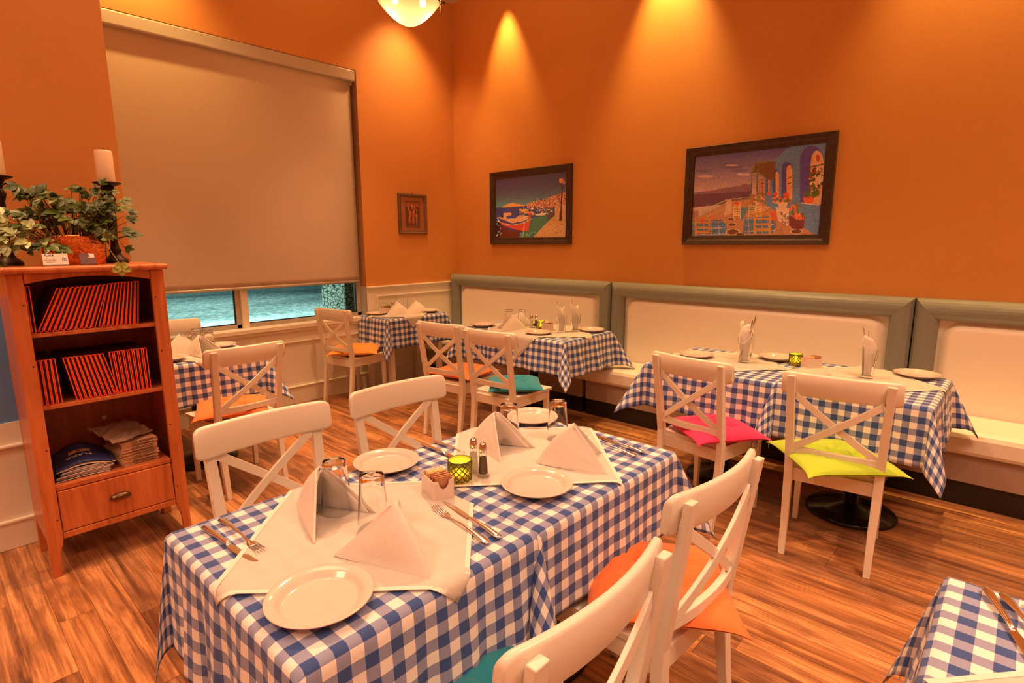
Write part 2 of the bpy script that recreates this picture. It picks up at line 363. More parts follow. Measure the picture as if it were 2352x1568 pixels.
# window
win = struct(bpy.data.objects.new('window_1', None)); COL.objects.link(win); win.location = (XL-.13, 0, 0)
b = MB(); z0, z1 = .757, 3.10
b.box(-.03, .03, WY0, WY1-.008, z0, z0+.035).box(-.03, .03, WY0, WY1-.008, z1-.03, z1).box(-.03, .03, WY0, WY0+.04, z0, z1).box(-.03, .03, WY1-.053, WY1-.008, z0, z1)
b.build('window_frame', M['alu'], win, bevel=.003)
MB().box(-.04, .055, 1.985, 2.045, z0, z1).build('mullion', M['trim'], win, bevel=.004)
MB().box(-.03, .03, 1.945, 1.986, z0, z1).build('mullion', M['alu'], win, bevel=.003)
b = MB(); b.box(.004, .012, WY0+.04, WY0+.046, z0+.035, z1).box(.004, .012, 1.939, 1.945, z0+.035, z1).box(.004, .012, WY0+.04, 1.945, z0+.035, z0+.043)
b.box(.004, .012, 2.045, 2.051, z0+.035, z1).box(.004, .012, WY1-.060, WY1-.053, z0+.035, z1).box(.004, .012, 2.045, WY1-.053, z0+.035, z0+.043)
b.build('gasket', M['plinth'], win)
MB().box(-.003, .003, WY0+.03, 1.95, z0+.03, z1-.02).build('pane', M['pane'], win)
MB().box(-.003, .003, 2.04, WY1-.05, z0+.03, z1-.02).build('pane', M['pane'], win)
# blind
bl = thing('roller_blind', 'large beige roller blind pulled most of the way down over the window', 'blind', (XL-.04, 2.05, 1.10))
def P(o): return Vector(o.location)
b = MB(); b.box(-.045, .045, -1.13, 1.145, 1.928, 2.030); b.build('cassette', M['alu'], bl, bevel=.012, segs=3)
b = MB(); b.grid(8, 40, lambda u, v: (-.012+.002*math.sin(u*3), -1.12+u*2.235, .02+v*1.93)); b.build('fabric', M['blind'], bl, solid=.002)
b = MB(); b.loft([[(-.012+.009*math.cos(a), y, .012+.013*math.sin(a)) for a in [2*PI*k/12 for k in range(12)]] for y in (-1.12, 1.115)], smooth=True); b.build('bottom_bar', M['alu'], bl)
MB().box(-.03, -.005, 1.118, 1.138, 1.90, 1.93).build('bracket', M['chrome'], bl, bevel=.002)
# outside
tag(MB().box(-45, XL-.24, -25, 40, -.25, -.15).build('ground', M['gravel']), 'pale gravel yard lit blue-green beyond the window', 'ground', kind='structure')
tag(MB().box(-6.7, -6.15, 3.63, 4.6, -.2, 3.2).build('stone_pillar', M['stone'], bevel=.02), 'field stone pillar standing outside at the right edge of the window', 'pillar')

# ------------------------------------------------------------------ pendant lamps
def pendant():
    t = thing('pendant_lamp', 'lit frosted glass bowl pendant lamp hanging near the corner', 'lamp')
    b = MB(); rb = .205
    prof = [(max(.0005, rb*math.sin(a)), .150*(math.sin(a))**1.75) for a in [PI/2*k/14 for k in range(15)]]
    b.lathe(prof, 48); b.build('bowl', M['bowl'], t)
    b = MB(); b.lathe([(rb+.001, .146), (rb+.006, .146), (rb+.006, .156), (rb+.001, .156), (rb+.001, .146)], 48)
    b.build('rim_ring', M['bronze'], t)
    b = MB(); b.cyl((0, 0, 0), .006, .10, CEIL-2.935-.02, 10); b.build('stem', M['bronze'], t)
    b = MB(); b.lathe([(.0005, .0), (.065, .0), (.06, -.025), (.0005, -.03)], 24, (0, 0, CEIL-2.935)); b.build('canopy', M['bronze'], t)
    for k in range(3):
        a = R(20+120*k)
        x, y = (rb+.012)*math.cos(a), (rb+.012)*math.sin(a)
        b = MB(); b.tube([(x, y, .085), (x, y, .30), (x*.75, y*.75, .42), (0.004, 0.004, .60)], .0035, 8)
        b.tube([(x*.98, y*.98, .165), (x*1.13, y*1.13, .165)], .009, 10)
        b.build('support_rod', M['bronze'], t)
    for s in (-1, 1):
        b = MB(); b.lathe([(.0005, -.028), (.018, -.02), (.024, 0), (.018, .02), (.0005, .03)], 12, (s*.085, s*.04, .155)); b.build('bulb', M['bulb'], t)
    return t
LP = Place(pendant())
for i, (x, y, lab) in enumerate([(-3.30, 2.56, 'lit frosted glass bowl pendant lamp hanging near the corner'),
                      (1.2, 2.6, 'bowl pendant lamp outside the photograph to the right'),
                      (-.9, -.9, 'bowl pendant lamp behind the camera')]):
    LP((x, y, 2.950), R(35) if i == 0 else 0, lab, 'glass bowl pendants')
    e = (26, 26, 26)[i]
    for s in (-1, 1):
        ca, sa = (math.cos(R(35)), math.sin(R(35))) if i == 0 else (1, 0)
        dx, dy = s*.085*ca-s*.04*sa, s*.085*sa+s*.04*ca
        light('POINT', 'lamp_bulb_light', (x+dx, y+dy, 2.950+.085), e, color=(1, .55, .27), shadow_soft_size=.05)
# wall-washer fittings on the ceiling
def fitting():
    t = thing('ceiling_spotlight', 'round ceiling spotlight washing the orange wall', 'lamp')
    MB().lathe([(.055, 0), (.055, .12), (.048, .12), (.048, 0), (.055, 0)], 20, (0, 0, -.0)).build('can', M['trim'], t)
    MB().cyl((0, 0, 0), .02, .115, .15, 10).build('stem', M['trim'], t); return t
FT = Place(fitting())
for x, w in [(-4.156, 'nearest the corner'), (-2.36, 'between the two large pictures'), (-.42, 'right of the larger picture view')]:
    FT((x, 4.448-.30, CEIL-.15), 0, 'round ceiling spotlight above the back wall, '+w, 'wall washing spotlights')

# ------------------------------------------------------------------ banquette
def sweep_frame(b, x0, x1, z0, z1, w, prof, closed=False):
    # prof: list of (inward offset, y); path left-bottom, left-top, right-top, right-bottom
    def ring(k):
        out = []
        for o, y in prof:
            if k == 0: out.append((x0+o, y, z0 if not closed else z0+o))
            if k == 1: out.append((x0+o, y, z1-o))
            if k == 2: out.append((x1-o, y, z1-o))
            if k == 3: out.append((x1-o, y, z0 if not closed else z0+o))
        return out
    rs = [ring(0), ring(1), ring(2), ring(3)]
    if closed: rs.append(ring(0))
    v = [p for r in rs for p in r]; n = len(prof); f = []
    for i in range(len(rs)-1):
        for j in range(n-1): f.append((i*n+j, i*n+j+1, (i+1)*n+j+1, (i+1)*n+j))
    b.add(v, f, smooth=False)
def banquette(x0, x1, label):
    t = thing('banquette_section', label, 'banquette', (x0, YB, 0), 0, 'upholstered banquette sections along the back wall')
    Wd = x1-x0; b = MB(); g = .004
    prof = [(0, -.002), (0, -.09)] + [(.128*k/8, -.095-.038*math.sin(PI*k/8)**.7) for k in range(1, 8)] + [(.128, -.09), (.128, -.05)]
    zt = 1.138
    # three upholstered strips with mitred corners, each slightly pillowed
    sweep_frame(b, g, Wd-g, .44, zt, .128, prof)
    b.build('back_border', M['gvinyl'], t)
    # piping along the mitres
    for xx, s in ((g, 1), (Wd-g, -1)):
        b = MB(); b.tube([(xx+s*.004, -.093, zt-.002), (xx+s*.03, -.126, zt-.03), (xx+s*.064, -.134, zt-.064), (xx+s*.10, -.124, zt-.10), (xx+s*.126, -.092, zt-.126)], .0025, 6)
        b.build('mitre_piping', M['gvinyl'], t)
    # white back panel, flat rim then padded field with rounded upper corners
    ax0, ax1, az0, az1 = .126, Wd-.126, .42, zt-.126
    def back(u, v):
        x = ax0+(ax1-ax0)*u; z = az0+(az1-az0)*v
        r = .10; m_ = .030
        dx = max(ax0+m_+r-x, x-(ax1-m_-r), 0); dz = max(z-(az1-m_*.6-r), 0)
        d = r-math.hypot(dx, dz)
        k = max(0, min(1, d/.045)); h = .050*(1-(1-k)**2.2)
        xm = (ax0+ax1)/2; h -= .007*math.exp(-((x-xm)/.010)**2)*k
        return (x, -.058-h, z)
    b = MB(); b.grid(110, 36, back); b.build('back_panel', M['vinyl'], t)
    # seat
    pr = [(-.06, .30)] + [(-.06, .440)] + [(-.45, .445), (-.49, .441), (-.515, .428), (-.525, .405), (-.525, .33), (-.518, .312), (-.505, .305), (-.06, .302)]
    nx = 2; b = MB()
    b.loft([[(x, y, z) for y, z in pr] for x in (g, Wd-g)], smooth=False)
    b.build('seat_cushion', M['vinyl'], t, bevel=.006, segs=2)
    MB().box(.02, Wd/2-.002, -.500, -.05, .140, .304).box(Wd/2+.002, Wd-.02, -.500, -.05, .140, .304).build('seat_base', M['taupe'], t, bevel=.003)
    MB().box(.02, Wd-.02, -.488, -.05, .001, .140).build('plinth', M['plinth'], t)
banquette(-4.985, -2.785, 'grey-bordered white banquette section in the room corner, nearest the window')
banquette(-2.785, -.515, 'grey-bordered white banquette section in the middle, under the large terrace picture')
banquette(-.515, 1.75, 'grey-bordered white banquette section at the right edge, cut off by the frame')

# ------------------------------------------------------------------ pictures
class Canvas:
    def __init__(s, w, h, c): s.w, s.h = w, h; s.a = np.zeros((h, w, 3)); s.a[:] = c; s.yy, s.xx = np.mgrid[0:h, 0:w]; s.u = (s.xx+.5)/w; s.v = (s.yy+.5)/h
    def map(s, quad):   # quad: TL TR BR BL in picture crop pixels -> unit square homography
        A = []; B = []
        for (x, y), (u, v) in zip(quad, ((0,0),(1,0),(1,1),(0,1))):
            A.append([x, y, 1, 0, 0, 0, -u*x, -u*y]); B.append(u); A.append([0, 0, 0, x, y, 1, -v*x, -v*y]); B.append(v)
        s.H = np.append(np.linalg.solve(np.array(A, float), np.array(B, float)), 1).reshape(3, 3)
    def t(s, p):
        q = s.H @ np.array([p[0], p[1], 1.0]); return q[0]/q[2], q[1]/q[2]
    def poly(s, pts, c, alpha=1):
        P_ = [s.t(p) for p in pts]; ins = np.zeros(s.u.shape, bool); n = len(P_)
        for i in range(n):
            x1, y1 = P_[i]; x2, y2 = P_[(i+1) % n]
            if y1 == y2: continue
            cnd = ((y1 > s.v) != (y2 > s.v)) & (s.u < (x2-x1)*(s.v-y1)/(y2-y1)+x1); ins ^= cnd
        s.a[ins] = s.a[ins]*(1-alpha)+np.array(c)*alpha; return ins
    def line(s, pts, w, c):
        for p, q in zip(pts[:-1], pts[1:]):
            d = math.hypot(q[0]-p[0], q[1]-p[1]) or 1; nx, ny = -(q[1]-p[1])/d*w/2, (q[0]-p[0])/d*w/2
            s.poly([(p[0]+nx, p[1]+ny), (q[0]+nx, q[1]+ny), (q[0]-nx, q[1]-ny), (p[0]-nx, p[1]-ny)], c)
    def ell(s, c, rx, ry, col): s.poly([(c[0]+rx*math.cos(2*PI*k/20), c[1]+ry*math.sin(2*PI*k/20)) for k in range(20)], col)
    def speck(s, pts, cols, n, rad, rng):
        xs = [p[0] for p in pts]; ys = [p[1] for p in pts]
        for _ in range(n): s.ell((rng.uniform(min(xs), max(xs)), rng.uniform(min(ys), max(ys))), rad*rng.uniform(.5, 1.2), rad*rng.uniform(.5, 1.2), rng.choice(cols))
    def mesh(s, name, x0, x1, z0, z1, y, material, parent, depth=None, horiz='x', tone=(1, 1, 1)):
        me = bpy.data.meshes.new(name); w, h = s.w, s.h
        gu = np.linspace(0, 1, w+1); gvv = np.linspace(0, 1, h+1); U, V = np.meshgrid(gu, gvv)
        D = np.zeros_like(U) if depth is None else depth(U, V)
        A_ = x0+(x1-x0)*U; Z = z1+(z0-z1)*V
        vs = np.stack([A_, y-D, Z], -1) if horiz == 'x' else np.stack([y+D, A_, Z], -1)
        idx = np.arange((w+1)*(h+1)).reshape(h+1, w+1)
        fs = np.stack([idx[1:, :-1], idx[1:, 1:], idx[:-1, 1:], idx[:-1, :-1]], -1).reshape(-1, 4)
        me.vertices.add((w+1)*(h+1)); me.vertices.foreach_set('co', vs.reshape(-1).astype(np.float32))
        me.loops.add(fs.size); me.loops.foreach_set('vertex_index', fs.reshape(-1).astype(np.int32))
        me.polygons.add(len(fs)); me.polygons.foreach_set('loop_start', np.arange(0, fs.size, 4, dtype=np.int32)); me.polygons.foreach_set('loop_total', np.full(len(fs), 4, np.int32))
        me.update(); me.validate()
        at = me.color_attributes.new('paint', 'FLOAT_COLOR', 'CORNER')
        rg = np.random.default_rng(5); nz = rg.normal(0, .3, s.a.shape[:2]+(1,)); nz2 = np.kron(rg.normal(0, 1, (s.h//3+1, s.w//3+1)), np.ones((3, 3)))[:s.h, :s.w, None]
        c = np.clip(s.a*(1+.07*nz+.04*nz2), 0, 1); c = np.repeat(c.reshape(-1, 3), 4, 0); c = np.where(c <= .04045, c/12.92, ((c+.055)/1.055)**2.4)*np.array(tone)
        c = np.concatenate([np.clip(c, 0, .92), np.ones((len(c), 1))], 1)
        at.data.foreach_set('color', c.reshape(-1).astype(np.float32)); me.materials.append(material)
        o = bpy.data.objects.new(name, me); COL.objects.link(o); o.parent = parent; return o
def rgb(r, g, b): return (r/255, g/255, b/255)
def picture_frame(t, w, h, fw, mt):
    b = MB(); prof = [(0, 0), (0, -.030), (.004, -.036), (fw*.45, -.030), (fw*.6, -.024), (fw*.8, -.021), (fw-.004, -.020), (fw, -.012), (fw, -.002)]
    sweep_frame(b, -w/2, w/2, -h/2, h/2, fw, prof, closed=True)
    b.build('frame', mt, t)
# harbour picture; colours are those of the print itself
RNG = random.Random(3)
def harbour():
    c = Canvas(240, 170, rgb(70, 70, 130)); c.map([(270, 380), (1400, 262), (1388, 1315), (285, 1325)])
    top = np.array(rgb(74, 66, 108)); bot = np.array(rgb(105, 150, 165)); k = np.clip(c.v/.46, 0, 1)[..., None]; c.a = top*(1-k**2)+bot*k**2
    c.poly([(260, 835), (1400, 790), (1400, 1330), (260, 1330)], rgb(66, 70, 140))
    c.poly([(370, 833), (480, 775), (550, 762), (640, 780), (740, 800), (740, 812), (370, 835)], rgb(235, 165, 95))
    c.poly([(740, 812), (800, 765), (1000, 720), (1200, 650), (1400, 590), (1400, 830), (1150, 840), (900, 830)], rgb(205, 130, 105))
    for _ in range(420):
        x = RNG.uniform(770, 1385); y0 = 770-(x-770)*.27; y = RNG.uniform(y0, 850); w = RNG.uniform(6, 20)
        c.poly([(x, y), (x+w, y-2), (x+w, y+w*.9), (x, y+w)], RNG.choice([rgb(240, 200, 170), rgb(80, 60, 80), rgb(230, 120, 80), rgb(170, 90, 80), rgb(245, 225, 210), rgb(120, 80, 70), rgb(215, 150, 120)]))
    c.poly([(830, 1010), (1080, 960), (1180, 850), (1215, 960), (1000, 1170), (860, 1320), (640, 1320), (700, 1240)], rgb(70, 120, 100))
    c.speck([(660, 1230), (1000, 1300)], [rgb(100, 170, 130), rgb(45, 90, 80), rgb(130, 185, 150)], 60, 12, RNG)
    c.poly([(870, 1318), (1040, 1130), (1215, 965), (1210, 830), (1400, 820), (1400, 1318)], rgb(208, 150, 105))
    c.poly([(1090, 840), (1150, 830), (1215, 960), (1100, 1050), (1080, 960)], rgb(95, 70, 80))
    for q in [((1230, 1180), (1300, 1100)), ((1210, 1260), (1320, 1210)), ((1180, 1290), (1250, 1230)), ((1280, 1090), (1370, 1130))]: c.line(q, 5, rgb(130, 80, 55))
    for _ in range(90):
        x = RNG.uniform(640, 1150); y = RNG.uniform(850, 960); w = RNG.uniform(14, 46)
        c.poly([(x, y), (x+w, y-4), (x+w*.8, y+10), (x+w*.2, y+10)], RNG.choice([rgb(235, 200, 180), rgb(60, 50, 90), rgb(215, 110, 70), rgb(90, 110, 120), rgb(240, 220, 205)]))
    # boat
    c.poly([(300, 1040), (520, 1110), (700, 1090), (840, 1020), (800, 1210), (640, 1230), (500, 1200), (360, 1110), (355, 1320), (640, 1320), (640, 1230)], rgb(105, 45, 40))
    c.poly([(350, 1060), (540, 1120), (700, 1085), (830, 1030), (800, 1205), (720, 1215), (560, 1180), (360, 1110)], rgb(215, 75, 65))
    c.poly([(300, 1000), (420, 1040), (540, 1090), (700, 1060), (830, 1010), (780, 970), (640, 970), (600, 1010), (440, 1020), (340, 985)], rgb(225, 170, 130))
    c.poly([(400, 925), (520, 915), (530, 960), (450, 970), (450, 1040), (400, 1035)], rgb(235, 165, 110))
    c.line([(300, 1000), (360, 1090), (540, 1120), (700, 1090), (840, 1020)], 10, rgb(245, 215, 200))
    c.line([(735, 1075), (710, 1310)], 6, rgb(235, 215, 190))
    c.poly([(640, 870), (770, 862), (800, 890), (700, 905)], rgb(240, 175, 120)); c.poly([(700, 905), (860, 900), (900, 940), (740, 930)], rgb(235, 150, 90))
    c.poly([(910, 945), (1080, 920), (1110, 880), (1060, 960), (920, 970)], rgb(230, 205, 190)); c.poly([(800, 930), (835, 925), (835, 1010), (800, 1020)], rgb(205, 80, 60))
    c.poly([(285, 1080), (345, 1060), (350, 1320), (285, 1320)], rgb(60, 35, 45)); c.speck([(290, 1050), (370, 1300)], [rgb(220, 190, 170), rgb(40, 40, 40), rgb(130, 160, 150)], 22, 14, RNG)
    for x, y in ((935, 680), (840, 780), (720, 800)): c.line([(x, y), (x+6, 920)], 5, rgb(225, 190, 170))
    # street lamp
    c.line([(1330, 500), (1318, 750), (1302, 1050)], 20, rgb(70, 35, 45)); c.poly([(1280, 1050), (1290, 910), (1320, 910), (1325, 1055)], rgb(60, 30, 35))
    c.ell((1315, 410), 38, 40, rgb(215, 130, 95)); c.ell((1355, 440), 24, 32, rgb(180, 110, 90)); c.line([(1300, 470), (1340, 510)], 14, rgb(70, 35, 45)); c.line([(1170, 1035), (1300, 1048)], 7, rgb(90, 50, 50))
    return c
def terrace():
    c = Canvas(300, 200, rgb(90, 90, 150)); c.map([(285, 405), (1742, 255), (1645, 1270), (240, 1275)])
    k = c.v[..., None]; s1 = np.array(rgb(92, 84, 140)); s2 = np.array(rgb(205, 160, 160)); c.a = s1*(1-np.clip(k/.45, 0, 1))+s2*np.clip(k/.45, 0, 1)
    for (x, y, rx, ry) in [(700, 520, 110, 18), (780, 560, 90, 14), (650, 480, 60, 10), (380, 560, 90, 16), (860, 500, 60, 10)]: c.ell((x, y), rx, ry, rgb(112, 100, 140))
    for (x, y, rx, ry) in [(690, 500, 70, 9), (400, 620, 90, 14), (820, 600, 80, 14)]: c.ell((x, y), rx, ry, rgb(215, 175, 175))
    c.poly([(250, 800), (500, 770), (640, 740), (720, 735), (830, 705), (900, 715), (900, 870), (250, 900)], rgb(140, 100, 120))
    c.poly([(250, 820), (900, 785), (900, 900), (250, 960)], rgb(105, 66, 92))
    # paved floor
    c.poly([(240, 1100), (330, 1060), (640, 900), (900, 870), (1100, 930), (1640, 1275), (240, 1275)], rgb(190, 125, 95))
    for (x, y, r) in [(700, 1230, 70), (690, 1150, 45), (680, 1090, 35), (780, 1260, 50), (1400, 1230, 60)]:
        c.ell((x, y), r*1.1, r*.5, rgb(235, 185, 135)); c.ell((x, y), r*.95, r*.40, rgb(120, 70, 55))
    # blue wall with arches
    c.poly([(1040, 640), (1160, 440), (1330, 300), (1742, 255), (1645, 1275), (1600, 1260), (1050, 930)], rgb(104, 128, 168))
    def arch(x0, x1, yt, yb, col, rim):
        xm = (x0+x1)/2; w = (x1-x0)/2
        pts = [(x0, yb)]+[(xm-w*math.cos(PI*k/10), yt+w*1.25-w*1.25*math.sin(PI*k/10)) for k in range(11)]+[(x1, yb+20)]
        c.poly(pts, rim); pts2 = [(p[0]*.55+x1*.45, p[1]*.92+yb*.08) for p in pts]; c.poly(pts2, col)
    arch(1440, 1705, 292, 925, rgb(225, 160, 120), rgb(92, 74, 148)); arch(1240, 1355, 470, 870, rgb(225, 150, 100), rgb(84, 72, 145)); arch(1140, 1210, 548, 850, rgb(225, 150, 100), rgb(84, 72, 140)); arch(1070, 1110, 640, 830, rgb(200, 130, 100), rgb(90, 84, 140))
    for (x, y) in ((1620, 510), (1625, 630), (1625, 760)): c.line([(1530, y+20), (1700, y-15)], 16, rgb(96, 96, 60))
    c.speck([(1545, 540), (1690, 760)], [rgb(110, 100, 60), rgb(215, 140, 130), rgb(150, 60, 50), rgb(230, 200, 160), rgb(70, 80, 45)], 60, 18, RNG)
    for (x, y) in ((1325, 640), (1325, 700)): c.line([(1300, y+10), (1345, y-5)], 12, rgb(110, 90, 50))
    c.ell((1640, 430), 22, 40, rgb(190, 80, 70))
    c.ell((1535, 880), 62, 50, rgb(228, 95, 62)); c.ell((1290, 830), 36, 26, rgb(225, 90, 70)); c.ell((1168, 822), 22, 24, rgb(225, 80, 70)); c.ell((1093, 815), 16, 18, rgb(225, 80, 60))
    c.speck([(1500, 780), (1640, 850)], [rgb(70, 90, 50), rgb(95, 110, 60)], 30, 18, RNG)
    c.line([(1440, 915), (1650, 945)], 10, rgb(235, 190, 170))
    # pergola
    c.poly([(905, 600), (950, 470), (1110, 455), (1170, 470), (1160, 680), (1060, 640), (970, 570)], rgb(118, 76, 52))
    c.line([(905, 605), (950, 480), (1160, 455)], 12, rgb(120, 118, 66)); c.line([(975, 540), (965, 800)], 18, rgb(110, 112, 64)); c.line([(912, 600), (902, 830)], 10, rgb(95, 92, 56)); c.line([(910, 610), (1060, 600)], 9, rgb(120, 110, 60))
    c.poly([(980, 650), (1055, 640), (1050, 925), (965, 915)], rgb(196, 138, 120)); 
    for x in (1000, 1030): c.line([(x, 650), (x-8, 920)], 5, rgb(95, 50, 45))
    for y in (700, 780, 860): c.line([(975, y), (1052, y-4)], 4, rgb(95, 50, 45))
    c.speck([(890, 810), (1040, 940)], [rgb(110, 110, 60), rgb(226, 170, 130), rgb(190, 90, 70), rgb(140, 120, 80)], 70, 15, RNG)
    c.poly([(900, 940), (1120, 960), (1040, 1010), (960, 985)], rgb(215, 150, 120))
    # balustrade
    c.poly([(250, 1000), (320, 995), (330, 1120), (250, 1130)], rgb(165, 115, 115)); c.poly([(635, 880), (690, 865), (690, 1030), (600, 1060)], rgb(215, 160, 135))
    for k in range(17):
        x = 330+k*18; y = 1010-k*8; c.line([(x, y), (x, y+85-k)], 4, rgb(160, 150, 100))
    c.line([(325, 1010), (640, 875)], 8, rgb(205, 175, 120)); c.line([(325, 1100), (640, 960)], 7, rgb(190, 165, 110))
    for k in range(12): x = 705+k*16; c.line([(x, 860), (x, 905)], 4, rgb(160, 140, 100))
    c.line([(695, 868), (890, 850)], 6, rgb(180, 160, 110))
    # tables and chairs
    def chair(x, y, s, col):
        for dx in (-.5, .5): c.line([(x+dx*s, y-s), (x+dx*s, y+s*.6)], s*.13, col)
        for dy in (-.95, -.6, -.25): c.line([(x-.5*s, y+dy*s), (x+.5*s, y+dy*s)], s*.12, col)
        c.poly([(x-.5*s, y), (x+.5*s, y), (x+.4*s, y+.2*s), (x-.4*s, y+.2*s)], col)
    c.poly([(775, 965), (930, 955), (950, 985), (870, 1000), (800, 1110), (770, 1060)], rgb(98, 122, 140))
    chair(745, 1040, 75, rgb(235, 185, 110)); chair(750, 960, 60, rgb(230, 175, 105)); chair(880, 930, 50, rgb(190, 130, 75)); chair(915, 1020, 80, rgb(222, 160, 95)); chair(985, 960, 55, rgb(235, 180, 140)); chair(980, 1050, 70, rgb(235, 180, 105))
    c.ell((745, 920), 28, 22, rgb(220, 85, 62))
    for (ox, oy, w, h) in ((830, 1060, 290, 90), (250, 1095, 330, 90)):
        c.poly([(ox, oy+20), (ox+w, oy), (ox+w+60, oy+90), (ox+w+20, oy+190), (ox-20, oy+190)], rgb(96, 112, 152))
        for k in range(9): c.line([(ox+k*w/8, oy+15), (ox+k*w/8+15, oy+190)], 8, rgb(200, 150, 150) if k % 2 else rgb(74, 130, 140))
        for k in range(5): c.line([(ox-10, oy+30+k*34), (ox+w+50, oy+20+k*34)], 7, rgb(70, 120, 135) if k % 2 else rgb(212, 165, 160))
    chair(1025, 1190, 170, rgb(205, 135, 75)); chair(365, 1215, 150, rgb(200, 130, 75))
    # pillar with urn, pots
    c.poly([(1170, 960), (1325, 975), (1305, 1170), (1200, 1110)], rgb(232, 178, 150)); c.speck([(1230, 1000), (1310, 1170)], [rgb(150, 100, 90), rgb(240, 205, 180)], 40, 12, RNG)
    c.poly([(1120, 905), (1250, 880), (1310, 905), (1290, 970), (1220, 975), (1200, 930)], rgb(225, 165, 140)); c.ell((1250, 935), 50, 38, rgb(232, 178, 150))
    c.speck([(1150, 850), (1330, 900)], [rgb(215, 90, 75), rgb(95, 105, 60), rgb(225, 120, 100)], 34, 16, RNG)
    c.poly([(1120, 1010), (1180, 1010), (1175, 1105), (1125, 1105)], rgb(228, 90, 66)); c.poly([(345, 1075), (378, 1075), (372, 1140), (345, 1140)], rgb(228, 80, 58)); c.poly([(462, 1040), (486, 1040), (484, 1085), (462, 1085)], rgb(228, 100, 70))
    c.poly([(1320, 1060), (1490, 1070), (1480, 1190), (1430, 1212), (1360, 1200), (1320, 1160)], rgb(120, 58, 66))
    c.speck([(1330, 930), (1420, 1050)], [rgb(95, 105, 62), rgb(140, 135, 80), rgb(220, 110, 90)], 60, 18, RNG); c.speck([(1360, 1030), (1480, 1090)], [rgb(232, 92, 72), rgb(240, 130, 100), rgb(90, 95, 55)], 50, 17, RNG)
    return c
def picture(name, cx, cz, w, h, canvas, label):
    t = thing(name, label, 'picture', (cx, YB, cz)); picture_frame(t, w, h, .072, M['frame'])
    canvas.mesh('print', -w/2+.068, w/2-.068, -h/2+.068, h/2-.068, -.010, M['print'], t, tone=(1.1, 1.55, 2.0))
picture('framed_picture', -3.852, 1.856, 1.090, .757, harbour(), 'dark framed picture of a harbour with red boats and street lamp')
picture('framed_picture', -1.610, 1.856, 1.090, .764, terrace(), 'dark framed picture of a terrace cafe beside a blue arched wall')
# small carved plaque on the window wall
t = thing('carved_plaque', 'small brown framed relief plaque hanging on the window wall', 'picture', (XL, 3.826, 1.803))
def yframe(b, w, h, prof):
    def ring(sy, sz): return [(x, sy*(w/2-o), sz*(h/2-o)) for o, x in prof]
    rs = [ring(-1,-1), ring(-1,1), ring(1,1), ring(1,-1), ring(-1,-1)]; n = len(prof)
    b.add([p for r in rs for p in r], [(i*n+j, (i+1)*n+j, (i+1)*n+j+1, i*n+j+1) for i in range(4) for j in range(n-1)])
w_, h_ = .376, .424
b = MB(); yframe(b, w_, h_, [(0, 0), (0, .022), (.012, .026), (.03, .012), (.036, .014), (.04, .008)]); b.build('frame', M['iconframe'], t)
m_ = mat('plaque_mount', (.36, .13, .065), .6)
b = MB(); b.box(.002, .009, -w_/2+.035, w_/2-.035, -h_/2+.035, h_/2-.035); b.build('mount', m_, t)
b = MB(); yframe(b, .20, .275, [(0, .009), (.004, .013), (.01, .013), (.014, .009)]); b.build('inner_border', M['iconframe'], t)
cv_ = Canvas(60, 80, rgb(105, 62, 42)); cv_.map([(0, 0), (60, 0), (60, 80), (0, 80)])
cv_.poly([(0, 0), (60, 0), (60, 14), (0, 14)], rgb(165, 95, 62)); rr = random.Random(5)
figs = [(12, 26, 6), (28, 20, 6), (40, 22, 5), (50, 30, 5), (18, 44, 8), (34, 42, 9), (48, 50, 7), (14, 62, 8), (32, 64, 8), (48, 68, 7)]
for x, y, r_ in figs: cv_.ell((x, y), r_*.8, r_*1.5, rgb(150+rr.randint(-20, 30), 95, 62)); cv_.ell((x, y-r_*1.4), r_*.45, r_*.5, rgb(190, 120, 80))
def rel(U, V):
    D = np.zeros_like(U)
    for x, y, r_ in figs: D = np.maximum(D, .008*np.sqrt(np.clip(1-((U*60-x)/(r_*.8))**2-((V*80-y)/(r_*1.5))**2, 0, 1)))
    return D
cv_.mesh('relief', -.085, .085, -.123, .123, .0095, M['relief'], t, depth=rel, horiz='y')
MB().cyl((0, 0, 0), .004, .212, .226, 8).build('nail', M['iron'], t, loc=(.010, 0, 0))

# ------------------------------------------------------------------ cabinet
CX, CY0, CY1, CT = -3.105, .283, .861, 1.405
cab = thing('display_cabinet', 'reddish cherry wood open cabinet with two shelves and a bottom drawer', 'cabinet', (CX, .572, 0))
def cb(name, fn, mt='cherry', bevel=.004): b = MB(); fn(b); return b.build(name, M[mt], cab, bevel=bevel)
hw = (CY1-CY0)/2; DB = -.385
def stile(b, s):
    # front stile with a foot that curves in below the rail
    yo, yi = s*hw, s*(hw-.056)
    prof = [(1.375, yi), (.205, yi), (.17, yi), (.145, s*(hw-.050)), (.12, s*(hw-.042)), (.09, s*(hw-.037)), (0, s*(hw-.036))]
    rings = [[(-.024, yo, z), (-.024, y, z), (0, y, z), (0, yo, z)] for z, y in prof]
    if s > 0: rings = [list(reversed(r)) for r in rings]
    b.loft(rings)
for s in (-1, 1):
    b = MB(); stile(b, s); b.build('front_stile', M['cherry'], cab, bevel=.003)
    cb('side_panel', lambda b, s=s: b.box(DB, -.027, s*hw-(.018 if s > 0 else 0)-(.002*s), s*hw+(.018 if s < 0 else 0)-(.002*s), .165, 1.375))
    b = MB(); y0_, y1_ = sorted((s*hw, s*(hw-.04))); b.box(DB, DB+.055, y0_, y1_, 0, .17); b.build('back_foot', M['cherry'], cab, bevel=.003)
b = MB(); b.box(DB-.02, .030, -hw-.018, hw+.018, 1.377, 1.405); b.build('top_board', M['cherry'], cab, bevel=.012, segs=3)
